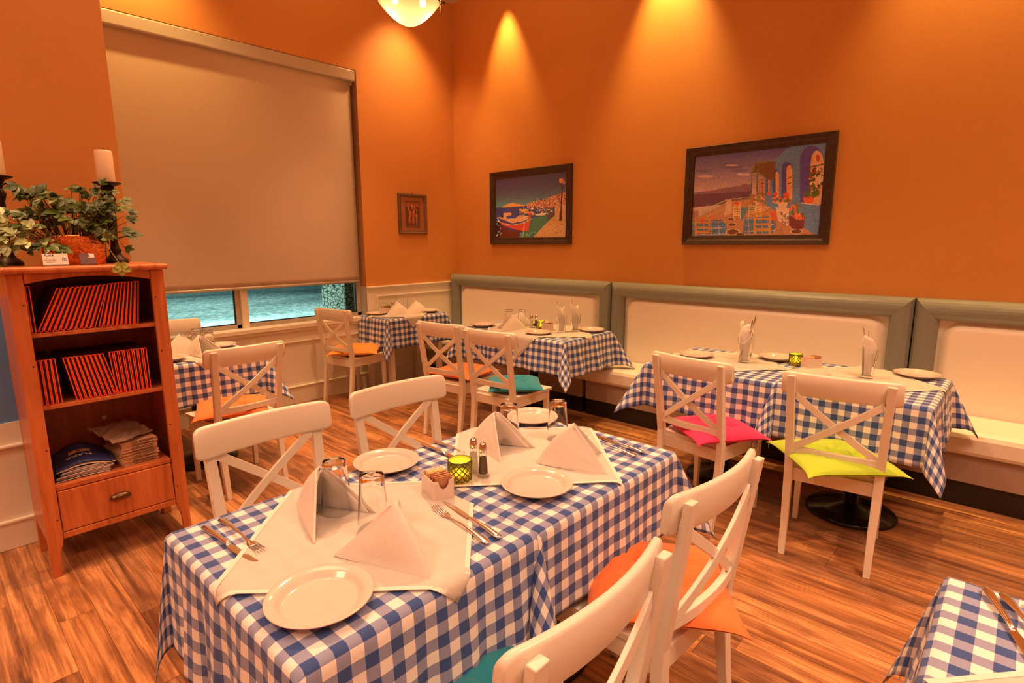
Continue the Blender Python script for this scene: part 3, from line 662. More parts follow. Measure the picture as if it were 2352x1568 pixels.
# arched upper rail
def arch_rail(b):
    n = 16; rings = []
    for k in range(n+1):
        y = -(hw-.058)+2*(hw-.058)*k/n; q = 1-(2*k/n-1)**2; zb = 1.333+.026*q
        rings.append([(-.022, y, zb), (-.003, y, zb), (-.003, y, 1.376), (-.022, y, 1.376)])
    b.loft(rings)
cb('arched_rail', arch_rail, bevel=.0015)
iy = hw-.0205
for z in (1.100, .775): cb('shelf', lambda b, z=z: b.box(DB+.01, -.026, -iy, iy, z, z+.018), bevel=.002)
cb('bottom_board', lambda b: b.box(DB+.01, -.012, -(hw-.058), hw-.058, .400, .422), bevel=.002)
cb('lower_rail', lambda b: b.box(-.022, -.004, -(hw-.058), hw-.058, .172, .200), bevel=.002)
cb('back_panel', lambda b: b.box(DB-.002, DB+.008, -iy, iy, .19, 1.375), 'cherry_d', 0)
dr = cb('drawer', lambda b: b.box(-.30, -.006, -(hw-.060), hw-.060, .204, .396), bevel=.003)
b = MB()   # cup pull
prof = []
for i in range(13):
    a = PI*i/12; prof.append([( .004+.020*math.sin(bb)*math.sin(a)**.6, -.043*math.cos(a), -.004+.022*math.cos(bb)*math.sin(a)**.8) for bb in [R(-10+110*k/7) for k in range(8)]])
b.loft([list(p) for p in prof], smooth=True, caps=False, closed=False)
b.build('cup_handle', M['bronze'], dr, loc=(-.008, 0, .300), solid=.002)
b = MB(); b.lathe([(.0005, 0), (.012, .0), (.012, .003), (.0005, .003)], 16); o = b.build('cable_hole_cap', M['trim'], cab); o.location = (DB+.008, .045, .605); o.rotation_euler = (0, PI/2, 0); o['label'] = 'white round cap'
for s in (-1, 1):
    for z in (1.245, .98, .60, .27):
        MB().box(-.0005, .0008, s*(hw-.045)-.003, s*(hw-.045)+.003, z-.003, z+.003).build('peg_hole', M['pages'], cab)

# menus
def menu_proto():
    t = thing('menu', 'red edged menu book', 'book')
    T, Hm, D = .0168, .205, .275
    b = MB()   # red rim, open towards the room
    b.box(-.004, 0, -T/2, -T/2+.0040, 0, Hm).box(-.004, 0, T/2-.0040, T/2, 0, Hm).box(-.004, 0, -T/2+.0022, T/2-.0022, 0, .0026).box(-.004, 0, -T/2+.0022, T/2-.0022, Hm-.0026, Hm)
    b.build('red_edge', M['red'], t)
    b = MB(); b.box(-D, -.004, -T/2, -T/2+.0020, 0, Hm).box(-D, -.004, T/2-.0020, T/2, 0, Hm).box(-D, -D+.002, -T/2, T/2, 0, Hm)
    b.build('cover', M['cover'], t)
    MB().box(-D+.002, -.006, -T/2+.002, T/2-.002, .002, Hm-.003).build('pages', M['pages'], t)
    return t
MENU = Place(menu_proto())
ORD = ['first', 'second', 'third', 'fourth', 'fifth', 'sixth', 'seventh', 'eighth', 'ninth', 'tenth', 'eleventh', 'twelfth', 'thirteenth', 'fourteenth', 'fifteenth', 'sixteenth', 'seventeenth', 'eighteenth', 'nineteenth', 'twentieth', 'twenty-first', 'twenty-second', 'twenty-third', 'twenty-fourth', 'twenty-fifth', 'twenty-sixth', 'twenty-seventh', 'twenty-eighth']
def menu_row(z, specs, shelf, grp):
    for i, (y, tilt) in enumerate(specs):
        lift = .00625*math.sin(abs(R(tilt)))
        MENU((-3.142-random.uniform(0, .004), y, z+lift+.0008), 0, 'red edged menu, %s from the left on the %s shelf of the cabinet' % (ORD[i], shelf), grp, rot=(R(-tilt), 0, 0))
row = [(.333, -.3), (.3525, -.3)]
y = .372
for k in range(11):
    tl = 25-1.0*k*.55; row.append((y, tl)); y += .0170/math.cos(R(tl))+.0006
y += .010
for k in range(9):
    tl = 16.0-1.25*k; row.append((y, tl)); y += .0170/math.cos(R(tl))+.0004
menu_row(1.118, row, 'upper', 'red menus on the upper shelf')
row = []; y = .3335
for k in range(5): row.append((y, -.2-.25*k)); y += .0180
y += .050
for k in range(9): tl = -8.5-.45*k; row.append((y, tl)); y += .0170/math.cos(R(tl))+.0012
y += -.012
for k in range(8):
    if y < .789: row.append((y, -3.5+.45*k)); y += .0182
menu_row(.793, row, 'lower', 'red menus on the lower shelf')

# printed papers on the bottom board
def sheet_stack_item(w, d, h, mt, curl=0, edge=None):
    b = MB()
    def top(u, v): 
        x = -d*v; y_ = w*(u-.5); return (x, y_, h+curl*math.sin(PI*u)*(1-.3*v))
    def bot(u, v):
        p = top(u, v); return (p[0], p[1], p[2]-h)
    n = 10
    V = [top(i/n, j) for j in (0, 1) for i in range(n+1)]+[bot(i/n, j) for j in (0, 1) for i in range(n+1)]
    k = n+1; F = []
    for i in range(n):
        F += [(i, i+1, k+i+1, k+i)[::-1], (2*k+i, 2*k+i+1, 3*k+i+1, 3*k+i), (i, i+1, 2*k+i+1, 2*k+i), (k+i, k+i+1, 3*k+i+1, 3*k+i)[::-1]]
    F += [(0, k, 3*k, 2*k), (k-1, 2*k-1, 4*k-1, 3*k-1)[::-1]]
    mi = [0]*len(F)
    b.add(V, F)
    for idx, f in enumerate(F):
        if idx < 4*n and idx % 4 == 2: b.mi[idx] = 1
    return b
def flyer_proto():
    t = thing('brochure', 'brochure', 'brochure')
    sheet_stack_item(.205, .275, .0042, None, .004).build('cover', [M['bluepaper'], M['whitepaper']], t)
    return t
FL = Place(flyer_proto())
for i in range(9):
    FL((-3.155-random.uniform(0, .012), .452+random.uniform(-.006, .006)+.003*i, .4225+.0053*i), R(random.uniform(-5, 5)), 'dark blue brochure, %s from the bottom of the pile beside the brown envelopes' % ORD[i], 'blue brochures in the cabinet')
def arch_sheet(w, d, h, amp):
    b = MB(); b.grid(20, 8, lambda u, v: (-d*v, w*(u-.5), amp*math.sin(PI*min(1, u*1.0))**1.2*(.55+.45*v)+h)); return b
t = thing('brochure', 'curled dark blue brochure with white printing on top of its pile', 'brochure', (-3.158, .462, .470), R(-3))
arch_sheet(.215, .27, .002, .045).build('cover', M['bluepaper'], t, solid=.002)
arch_sheet(.212, .27, -.004, .030).build('pages', M['whitepaper'], t, solid=.003)
def zat_b(y, x): u = y/.215+.5; return .047*math.sin(PI*u)**1.2*(.55+.45*(-x/.27))+.006
def text_part(name, body, size, mtx, mt, parent, ext=.0002, bold=0):
    cu = bpy.data.curves.new(name, 'FONT'); cu.body = body; cu.size = size; cu.extrude = ext; cu.offset = bold; cu.align_x = 'CENTER'; cu.align_y = 'CENTER'
    tmp = bpy.data.objects.new(name, cu); COL.objects.link(tmp); bpy.context.view_layer.update()
    me = bpy.data.meshes.new_from_object(tmp.evaluated_get(bpy.context.evaluated_depsgraph_get())); bpy.data.objects.remove(tmp); bpy.data.curves.remove(cu)
    me.transform(mtx); me.materials.clear(); me.materials.append(mt); o = bpy.data.objects.new(name, me); COL.objects.link(o); o.parent = parent; return o
# lettering follows the curl of the brochure: printed upside down as in the photo
o = text_part('title_lettering', 'PLAKA', .034, Matrix.Translation((-.085, -.01, 0)) @ Matrix.Rotation(-PI/2, 4, 'Z'), M['whitepaper'], t, bold=.0006)
for v_ in o.data.vertices: v_.co.z += zat_b(v_.co.y, v_.co.x)
b = MB(); b.grid(8, 4, lambda u, v: (-.118-.035*v, -.045+.085*u, zat_b(-.045+.085*u, -.118-.035*v)+.0012)); b.build('printed_label', M['kraft'], t)
b = MB()
for k in range(3):
    b.grid(2, 1, lambda u, v, k=k: (-.122-.022*v, -.012+.009*k+.004*u, zat_b(-.012+.009*k, -.13)+.0028))
b.build('label_mark', M['pages'], t)
def kraft_proto():
    t = thing('paper_envelope', 'folded brown paper envelope', 'envelope')
    sheet_stack_item(.155, .25, .0058, None, .0).build('folded_paper', [M['kraft'], M['kraft']], t)
    MB().box(.0, .0006, -.035, .06, .0018, .0040).build('dark_edge', M['pages'], t)
    return t
KR = Place(kraft_proto())
for i in range(17):
    KR((-3.150-random.uniform(0, .010), .688+random.uniform(-.005, .005), .4225+.0070*i), R(random.uniform(-3, 3)+4), 'brown paper envelope, %s from the bottom of the stack at the right' % ORD[i], 'brown envelopes in the cabinet')
t = thing('plastic_bag', 'creased clear plastic bag lying on the stack of brown envelopes', 'bag', (-3.17, .672, .546), R(14))
b = MB(); rb_ = random.Random(8); hh = [[rb_.uniform(0, .022) for _ in range(9)] for _ in range(9)]
b.grid(8, 8, lambda u, v: (-.23*v+.02*math.sin(5*u), .20*(u-.5), hh[int(u*8)][int(v*8)]*.6+.006+.035*v), smooth=False); b.build('film', M['plastic'], t, solid=.0015)

# things on the cabinet top
def candlestick(y, label):
    t = thing('candlestick', label, 'candlestick', (-3.385, y, 1.405))
    b = MB(); b.lathe([(.0005, 0), (.052, 0), (.054, .010), (.045, .022), (.030, .035), (.022, .05), (.028, .062), (.020, .075), (.016, .10), (.019, .16), (.023, .22), (.020, .28), (.026, .30), (.030, .315), (.022, .33), (.018, .35), (.030, .372), (.0005, .374)], 20)
    b.build('stem', M['iron'], t)
    b = MB(); b.lathe([(.0005, .372), (.030, .374), (.058, .386), (.060, .390), (.056, .392), (.030, .381), (.0005, .381)], 28); b.build('dish', M['iron'], t)
    b = MB()
    for k in range(4):
        a = PI/2*k+.4; b.tube([(.02*math.cos(a), .02*math.sin(a), .355), (.04*math.cos(a), .04*math.sin(a), .362), (.045*math.cos(a), .045*math.sin(a), .350), (.036*math.cos(a), .036*math.sin(a), .345)], .004, 6)
    b.build('scroll', M['iron'], t)
    c = thing('pillar_candle', 'ivory pillar candle on the '+('left' if y < .5 else 'right')+' dark iron candlestick', 'candle', (-3.385, y, 1.405+.3915), 0, 'ivory pillar candles')
    b = MB(); b.lathe([(.0005, 0), (.036, 0), (.0375, .004), (.0375, .142), (.034, .150), (.026, .147), (.0005, .146)], 32); b.build('wax', M['wax'], c)
    MB().tube([(0, 0, .146), (.001, 0, .158), (.003, .001, .164)], .0012, 6).build('wick', M['iron'], c)
candlestick(.737, 'dark iron candlestick at the right end of the cabinet top')
candlestick(.330, 'dark iron candlestick at the left edge, partly outside the frame')
pl = thing('potted_ivy', 'variegated green ivy in an oval copper planter on the cabinet', 'plant', (-3.33, .565, 1.405))
b = MB(); rings = []
for z, k in ((0, .92), (.004, .96), (.03, 1.0), (.10, 1.02), (.128, 1.05), (.134, 1.06), (.130, 1.0), (.11, .96)):
    rings.append([(.062*k*math.cos(a), .122*k*math.sin(a), z) for a in [2*PI*j/40 for j in range(40)]])
b.loft(rings, smooth=True, caps=True); b.build('copper_planter', M['copper'], pl)
b = MB(); b.loft([[(.058*math.cos(a), .115*math.sin(a), z) for a in [2*PI*j/24 for j in range(24)]] for z in (.105, .112)]); b.build('soil', M['pages'], pl)
rv = random.Random(21); LV = []; LF = []; LC = []; stems = MB()
def leaflet(c, dirv, nrm, L, wd, colr):
    dirv = dirv.normalized(); side = dirv.cross(nrm).normalized(); nn = side.cross(dirv)
    prof = [(0, 0), (.15, .55), (.38, .98), (.62, .86), (.84, .42), (1, 0)]
    base = len(LV); mid = []; lt = []; rt = []
    for s_, w_ in prof:
        droop = -.16*L*s_*s_
        p = c+dirv*(L*s_)+nn*droop
        mid.append(p); lt.append(p+side*(w_*wd)+nn*(.22*w_*wd)); rt.append(p-side*(w_*wd)+nn*(.22*w_*wd))
    LV.extend(mid+lt+rt); n = len(prof)
    for i in range(n-1):
        LF.append((base+i, base+i+1, base+n+i+1, base+n+i)); LF.append((base+2*n+i, base+2*n+i+1, base+i+1, base+i))
        e = .78+.30*(i % 2)
        for q in (0, 1): LC.append(tuple(min(1, x*e) for x in colr))
def leaf(c, out, size, light_):
    up = Vector((0, 0, 1)); d = (out+up*rv.uniform(-.35, .25)).normalized()
    nrm = (up*rv.uniform(.35, 1)+Vector((.9, -.35, 0))*rv.uniform(.3, 1)).normalized()
    side = d.cross(nrm).normalized()
    g = rv.uniform(0, 1); colr = (.038+.05*g, .068+.075*g, .012+.014*g)
    if light_ and rv.random() < .8: colr = (.28+.2*g, .38+.2*g, .16+.1*g)
    elif rv.random() < .2: colr = (.16, .22, .05)
    for ang, k in ((0, 1), (50, .85), (-50, .85), (98, .62), (-98, .62)):
        if abs(ang) > 90 and rv.random() < .5: continue
        dd = (d*math.cos(R(ang))+side*math.sin(R(ang)))
        leaflet(c, dd, nrm, size*k, size*k*.30, colr)
def spray(cy, cz, cx, n, sy, sz, sx, size, light_=False):
    for _ in range(n):
        p = Vector((cx+rv.gauss(0, sx), cy+rv.gauss(0, sy), cz+rv.gauss(0, sz)))
        out = Vector((rv.uniform(-.2, .9), p.y*4+rv.uniform(-.8, .8), rv.uniform(-.4, .6)))
        leaf(p, out, size*rv.uniform(.75, 1.2), light_)
        stems.tube([(p.x*.35, p.y*.45, .11), (p.x*.8, p.y*.8, max(.12, p.z*.75)+.03), tuple(p)], .0016, 5)
spray(0, .235, .02, 40, .085, .040, .045, .052)
spray(.12, .235, .03, 26, .050, .050, .035, .052)
spray(-.10, .265, .03, 20, .045, .045, .035, .052)
spray(.06, .33, .02, 5, .04, .02, .02, .05); spray(.15, .33, .02, 7, .035, .025, .02, .048)
spray(-.15, .335, .03, 6, .025, .025, .02, .048)
spray(-.20, .155, .08, 22, .050, .050, .030, .055, True)
spray(-.24, .075, .11, 10, .035, .035, .02, .055, True)
spray(.10, .130, .09, 7, .030, .028, .02, .050); spray(.185, .09, .10, 3, .02, .02, .01, .055)
spray(-.13, .085, .11, 4, .03, .02, .01, .055)
# trailing leaf over the cabinet edge
stems.tube([(.10, .09, .15), (.15, .105, .07), (.200, .112, .035), (.240, .115, .010), (.260, .116, .004), (.270, .116, -.008)], .0022, 6)
for ang in (0, 62, -62, 118, -118):
    leaflet(Vector((.272, .116, -.008)), Vector((.12, math.sin(R(ang)), -math.cos(R(ang)))), Vector((1, 0, .15)), .046 if abs(ang) < 90 else .032, .017, (.42, .46, .13))
me = bpy.data.meshes.new('foliage'); me.from_pydata([tuple(p) for p in LV], [], LF)
at = me.color_attributes.new('paint', 'FLOAT_COLOR', 'CORNER'); at.data.foreach_set('color', [x for c_, f in zip(LC, LF) for _ in f for x in (*c_, 1)])
me.materials.append(M['leaf']); me.polygons.foreach_set('use_smooth', [True]*len(LF))
o = bpy.data.objects.new('foliage', me); COL.objects.link(o); o.parent = pl
stems.build('stem', mat('ivy_stem', (.16, .13, .05), .6), pl)
# business card holders
def card_holder(y, w, label, cardmat):
    t = thing('card_holder', label, 'card holder', (-3.145, y, 1.405))
    b = MB(); b.box(-.03, .012, -w/2, w/2, 0, .003).box(.009, .012, -w/2, w/2, .003, .014).box(-.032, -.029, -w/2, w/2, 0, .030); b.build('acrylic_stand', M['acrylic'], t, bevel=.001)
    b = MB(); Mx = Matrix.Rotation(R(-18), 3, 'Y')
    b.obox((-.012, 0, .0295), .0025, w*.93, .050, Mx); o = b.build('card', cardmat, t); return t, Mx
t, Mx = card_holder(.463, .095, 'acrylic holder with white business cards in front of the copper planter', M['whitepaper'])
base = Matrix.Translation((-.0104, 0, .030)) @ Mx.to_4x4() @ Matrix.Rotation(PI/2, 4, 'Z') @ Matrix.Rotation(PI/2, 4, 'X')
bluei = mat('card_blue_ink', (.02, .10, .35), .5); redi = mat('card_red_ink', (.55, .05, .03), .5)
text_part('lettering', 'PLAKA', .0115, base @ Matrix.Translation((-.020, .0165, 0)), bluei, t, bold=.0003)
text_part('lettering', '647 352 4477', .0075, base @ Matrix.Translation((-.018, -.005, 0)), redi, t)
b = MB()
for (x_, z_, w_, h_) in [(-.018, .006, .026, .0012), (.024, .0145, .02, .0012), (.029, .004, .012, .0015), (.024, -.006, .002, .012), (.030, -.004, .002, .016), (.036, -.006, .002, .012), (.030, .0035, .014, .002), (-.018, -.013, .034, .001)]:
    b.add([base @ Vector(p) for p in ((x_-w_/2, z_-h_/2, .0001), (x_+w_/2, z_-h_/2, .0001), (x_+w_/2, z_+h_/2, .0001), (x_-w_/2, z_+h_/2, .0001))], [(0, 1, 2, 3)])
b.build('printed_marks', bluei, t)
t, Mx = card_holder(.578, .062, 'smaller acrylic holder with dark picture cards beside the white cards', mat('dark_card', (.16, .10, .12), .4))
base = Matrix.Translation((-.0104, 0, .030)) @ Mx.to_4x4() @ Matrix.Rotation(PI/2, 4, 'Z') @ Matrix.Rotation(PI/2, 4, 'X')
b = MB(); b.add([base @ Vector(p) for p in ((-.002, .004, .0001), (.026, .004, .0001), (.026, .023, .0001), (.003, .023, .0001), (.010, .010, .0001))], [(0, 1, 2, 3, 4)]); b.build('white_print', M['whitepaper'], t)

# ------------------------------------------------------------------ chairs
def chair_proto():
    t = thing('dining_chair', 'white cross-back dining chair', 'chair')
    ln = lambda z: -.183-.062*max(0, (z-.43))/.47      # rear post line above the seat
    b = MB()   # seat
    def seat(u, v):
        w = .190+.028*v; x = (u-.5)*2*w; y = -.170+.395*v
        d = .006*math.exp(-((u-.5)/.28)**2-((v-.5)/.3)**2)
        return (x, y, .450-d)
    nu, nv = 10, 10; b.grid(nu, nv, seat)
    def seatb(u, v): p = seat(1-u, v); return (p[0]*.985, p[1], .430)
    b.grid(nu, nv, seatb)
    rim = [(i/nu, 0) for i in range(nu)]+[(1, j/nv) for j in range(nv)]+[(1-i/nu, 1) for i in range(nu)]+[(0, 1-j/nv) for j in range(nv)]
    ra = [seat(*p) for p in rim]; rb2 = [seatb(1-p[0], p[1]) for p in rim]
    b.loft([rb2, ra], caps=False)
    b.build('seat', M['chair'], t, bevel=.005)
    b = MB(); z0, z1 = .365, .430
    b.box(-.165, .165, .185, .203, z0, z1).box(-.165, .165, -.185, -.168, z0, z1)
    b.loft([[(s, -.17, z0), (s+.016, -.17, z0), (s+.016, -.17, z1), (s, -.17, z1)] if k == 0 else [(s2, .19, z0), (s2+.016, .19, z0), (s2+.016, .19, z1), (s2, .19, z1)] for k, s, s2 in ((0, -.182, -.196), (1, -.182, -.196))])
    b.loft([[(s, -.17, z0), (s+.016, -.17, z0), (s+.016, -.17, z1), (s, -.17, z1)] if k == 0 else [(s2, .19, z0), (s2+.016, .19, z0), (s2+.016, .19, z1), (s2, .19, z1)] for k, s, s2 in ((0, .166, .180), (1, .166, .180))])
    b.build('apron', M['chair'], t, bevel=.002)
    def leg(b, pts):
        b.loft([[(x-w/2, y-d/2, z), (x+w/2, y-d/2, z), (x+w/2, y+d/2, z), (x-w/2, y+d/2, z)] for x, y, z, w, d in pts])
    for s in (-1, 1):
        b = MB(); leg(b, [(s*.186, .200, 0, .026, .026), (s*.182, .197, .43, .038, .034)]); b.build('leg', M['chair'], t, bevel=.003)
        b = MB(); leg(b, [(s*.176, -.232, 0, .028, .028), (s*.178, -.204, .20, .034, .034), (s*.181, -.187, .36, .037, .038), (s*.182, -.188, .46, .037, .036), (s*.187, -.220, .66, .035, .030), (s*.194, -.256, .893, .034, .022)]); b.build('leg', M['chair'], t, bevel=.003)
    # top rail, bowed, rounded ends, set in front of the posts
    bow = lambda q: .034*q*q
    b = MB(); rings = []
    for q in [-1, -.997, -.988, -.972, -.95, -.92, -.88]+[-.8+.1*k for k in range(17)]+[.88, .92, .95, .972, .988, .997, 1]:
        x = .238*q; e = max(0, abs(q)-.88)/.12
        ztop = .908-.022*(1-math.sqrt(max(0, 1-e*e))); zbot = .800+.018*(1-math.sqrt(max(0, 1-min(1, e*.9)**2)))
        if abs(q) > .999: ztop -= .003; zbot += .003
        r_ = []
        for z, th in ((zbot, .007), (zbot+.01, .011), ((zbot+ztop)/2, .011), (ztop-.008, .011), (ztop, .006)):
            r_.append((x, -.250-.10*(z-.86)+bow(q)+th, z))
        for z, th in ((ztop, .006), (ztop-.008, .011), ((zbot+ztop)/2, .011), (zbot+.01, .011), (zbot, .007)):
            r_.append((x, -.250-.10*(z-.86)+bow(q)-th, z))
        rings.append(r_)
    b.loft(rings, smooth=True); b.build('top_rail', M['chair'], t)
    def ycur(x, z): return ln(z)-.004-.020*(1-(x/.18)**2)
    for s in (-1, 1):
        b = MB(); rings = []
        for k in range(13):
            f_ = k/12; x = s*(-.172+.344*f_); z = .800-.262*f_; y = ycur(x, z)+(.0035 if s > 0 else -.0035)
            rings.append([(x, y-.006, z-.019), (x, y+.006, z-.019), (x, y+.006, z+.019), (x, y-.006, z+.019)])
        b.loft(rings); b.build('cross_brace', M['chair'], t, bevel=.002)
    b = MB(); rings = []
    for k in range(13):
        x = -.172+.344*k/12; z = .530; y = ycur(x, z)-.001
        rings.append([(x, y-.010, z-.017), (x, y+.010, z-.017), (x, y+.010, z+.017), (x, y-.010, z+.017)])
    b.loft(rings); b.build('lower_rail', M['chair'], t, bevel=.002)
    return t
CH = Place(chair_proto())
# forward (local +y) = direction the sitter faces
CH((-1.705, .805, 0), R(-90), 'white cross-back chair at the left of the near table, nearer the cabinet')
CH((-1.710, 1.372, 0), R(-92), 'white cross-back chair at the left of the near tables, second from the cabinet')
CH((-.722, .752, 0), R(90), 'white cross-back chair in the foreground at the bottom edge, with a teal cushion')
CH((-.772, 1.402, 0), R(87), 'white cross-back chair right of the near tables, with an orange tufted cushion')
CH((-.590, 2.985, 0), R(7), 'white cross-back chair with a lime green cushion before the right tables')
CH((-1.225, 2.960, 0), R(-8), 'white cross-back chair with a pink cushion before the right tables')
CH((-2.695, 2.897, 0), R(3), 'white cross-back chair with a teal cushion before the banquette table')
CH((-3.250, 2.912, 0), R(7), 'white cross-back chair with an orange cushion left of the teal cushioned one')
CH((-4.700, 2.850, 0), R(10), 'white cross-back chair with an amber cushion at the small corner table')
CH((-3.590, 1.312, 0), R(92), 'white cross-back chair with an orange cushion right of the cabinet')
CH((-4.690, 1.345, 0), R(-90), 'white cross-back chair against the window, partly hidden by the cabinet')
def cushion(colr, cname, loc, rz, label, size=.40, tilt=(0, 0), puff=.044):
    b = MB(); n = 56; tufts = [(.30, .30), (-.30, .30), (.30, -.30), (-.30, -.30), (0, 0)]
    def f(u, v, top):
        a, c = 2*u-1, 2*v-1
        k = (1-abs(a)**3.0)*(1-abs(c)**3.0); h = puff*max(0, k)**.55
        for tx, ty in tufts:
            d = math.hypot(a-tx, c-ty); h -= puff*.80*math.exp(-(d/.12)**2)
            h += puff*.10*math.cos(7*math.atan2(c-ty, a-tx))*math.exp(-((d-.20)/.13)**2)*max(0, k)
        h = max(h, .001)+.0018*math.sin(9*a+3*c)*k
        s_ = size/2*(1-.035*(1-a*a)*(abs(c)**6)); s2 = size/2*(1-.035*(1-c*c)*(abs(a)**6))
        cor = (abs(a)*abs(c))**8
        x, y = a*s2*(1+.05*cor), c*s_*(1+.05*cor)
        z = puff*.8+(h if top else -h*.75)
        z += tilt[0]*x+tilt[1]*y-.010*cor
        return (x, y, z+.004)
    b.grid(n, n, lambda u, v: f(u, v, True)); b.grid(n, n, lambda u, v: f(1-u, v, False))
    o = b.build('seat_cushion', M[colr], None, loc=loc); o.rotation_euler = (0, 0, rz)
    return tag(o, label, 'cushion', None)
SH = .4505
cushion('pink', 'pink', (-1.175, 2.905, SH), R(-37), 'bright pink tufted seat cushion set askew on its chair', .40)
cushion('lime', 'lime', (-.585, 2.880, SH), R(-49), 'lime green tufted cushion turned cornerwise on its chair', .43)
cushion('teal', 'teal', (-2.655, 2.905, SH), R(46), 'teal tufted cushion on the chair before the banquette table', .38)
cushion('orangec', 'orange', (-3.235, 2.935, SH), R(9), 'orange cushion on the chair left of the teal cushioned one', .40)
cushion('amber', 'amber', (-4.690, 2.860, SH), R(50), 'amber cushion on the chair at the small corner table', .45)
cushion('orangec', 'orange', (-.725, 1.425, SH), R(35), 'orange tufted cushion on the chair right of the near tables', .42)
cushion('teal', 'teal', (-.745, .720, SH), R(-6), 'teal cushion on the foreground chair at the bottom edge', .40)
cushion('orangec', 'orange', (-3.580, 1.290, SH), R(-21), 'orange cushion on the chair right of the cabinet', .41)

# ------------------------------------------------------------------ tables and cloths
def bendf(s, A, r=.014):
    L = r*A
    if s < L: return r*math.sin(s/r), r*(1-math.cos(s/r))
    return r*math.sin(A)+(s-L)*math.cos(A), r*(1-math.cos(A))+(s-L)*math.sin(A)
def drape(x, y, rect, zt, sides, corners, over, lift=0):
    x0, x1, y0, y1 = rect
    ax, sx = (x0-x, -1) if x < x0 else ((x-x1, 1) if x > x1 else (0, 0))
    ay, sy = (y0-y, -1) if y < y0 else ((y-y1, 1) if y > y1 else (0, 0))
    if not sx and not sy: return (x, y, zt+lift)
    def side(key, s, along, lo, hi):
        amp, lam, ph, th = sides.get(key, (.012, .22, 0, .05))
        h, v = bendf(s, PI/2-th)
        win = max(0, min(1, min(along-lo, hi-along)/.10)); win = win*win*(3-2*win)
        k = (s/over)
        h += amp*win*k**1.1*(math.sin(2*PI*along/lam+ph)+.45*math.sin(2*PI*along/(lam*.43)+ph*2.1))+amp*.5*win*k
        return h+lift, v
    if sx and not sy:
        h, v = side('x0' if sx < 0 else 'x1', ax, y, y0, y1); return ((x0-h) if sx < 0 else (x1+h), y, zt-v+lift*.2)
    if sy and not sx:
        h, v = side('y0' if sy < 0 else 'y1', ay, x, x0, x1); return (x, (y0-h) if sy < 0 else (y1+h), zt-v+lift*.2)
    key = ('x0' if sx < 0 else 'x1')+('y0' if sy < 0 else 'y1')
    thm, p0, p1, g = corners.get(key, (.42, 0, 90, 1.0))
    tx = sides.get('x0' if sx < 0 else 'x1', (0, 0, 0, .05))[3]; ty = sides.get('y0' if sy < 0 else 'y1', (0, 0, 0, .05))[3]
    r = math.hypot(ax, ay); ph = math.atan2(ay, ax)/(PI/2)
    th = tx*(1-ph)+ty*ph+thm*math.sin(PI*ph)**.85
    ps = ph**g; sm = ps*ps*(3-2*ps); psi = R(p0+(p1-p0)*sm)
    h, v = bendf(r, PI/2-th)
    return ((x0 if sx < 0 else x1)+sx*(h+lift)*math.cos(psi), (y0 if sy < 0 else y1)+sy*(h+lift)*math.sin(psi), zt-v)
def cloth(rect, zt, ov, label, sides={}, corners={}, uo=(0, 0), step=.0175):
    x0, x1, y0, y1 = rect; X0, X1, Y0, Y1 = x0-ov[0], x1+ov[1], y0-ov[2], y1+ov[3]
    nu, nv = int((X1-X0)/step), int((Y1-Y0)/step); cx, cy = (x0+x1)/2, (y0+y1)/2; mo = max(ov)
    b = MB()
    def f(u, v):
        p = drape(X0+(X1-X0)*u, Y0+(Y1-Y0)*v, rect, zt, sides, corners, mo); return (p[0]-cx, p[1]-cy, p[2]-zt)
    b.grid(nu, nv, f, lambda u, v: (uo[0]+(X1-X0)*u, uo[1]+(Y1-Y0)*v))
    o = b.build('tablecloth', M['gingham'], None, loc=(cx, cy, zt)); md = o.modifiers.new('solid', 'SOLIDIFY'); md.thickness = .0012; md.offset = -1
    return tag(o, label, 'tablecloth')
def overlay(c, side, rect, zt, label, rot=45, sides=None, wr=0):
    b = MB(); n = 34; rr_ = R(rot); over = .3; rw = random.Random(int(c[0]*100+c[1]*10))
    ph1, ph2 = rw.uniform(0, 6), rw.uniform(0, 6)
    def f(u, v):
        a, d = (u-.5)*side, (v-.5)*side
        x, y = c[0]+a*math.cos(rr_)-d*math.sin(rr_), c[1]+a*math.sin(rr_)+d*math.cos(rr_)
        p = drape(x, y, rect, zt, sides or dict(x0=(0, 1, 0, .05), x1=(0, 1, 0, .05), y0=(0, 1, 0, .05), y1=(0, 1, 0, .05)), {}, over, .0035)
        z = p[2]+.0016*(math.sin(9*x+14*y+ph1)+math.sin(17*x-8*y+ph2)) if p[2] > zt-.001 else p[2]
        return (p[0]-c[0], p[1]-c[1], max(z, zt+.0008)-zt if p[2] > zt-.001 else z-zt)
    b.grid(n, n, f, lambda u, v: (u*side, v*side))
    o = b.build('overlay_cloth', M['linen'], None, loc=(c[0], c[1], zt)); md = o.modifiers.new('solid', 'SOLIDIFY'); md.thickness = .0010; md.offset = 1
    # stitched hem
    b = MB(); e = .012
    for k in range(4):
        def g(u, v, k=k):
            q = u*side; w = v*e
            uu, vv = [(q, w), (side-w, q), (side-q, side-w), (w, side-q)][k]
            p = f(uu/side, vv/side); return (p[0], p[1], p[2]+.0016)
        b.grid(34, 1, g, lambda u, v: (u*side, v*e))
    b.build('hem', M['napkin'], o)
    return tag(o, label, 'table linen')
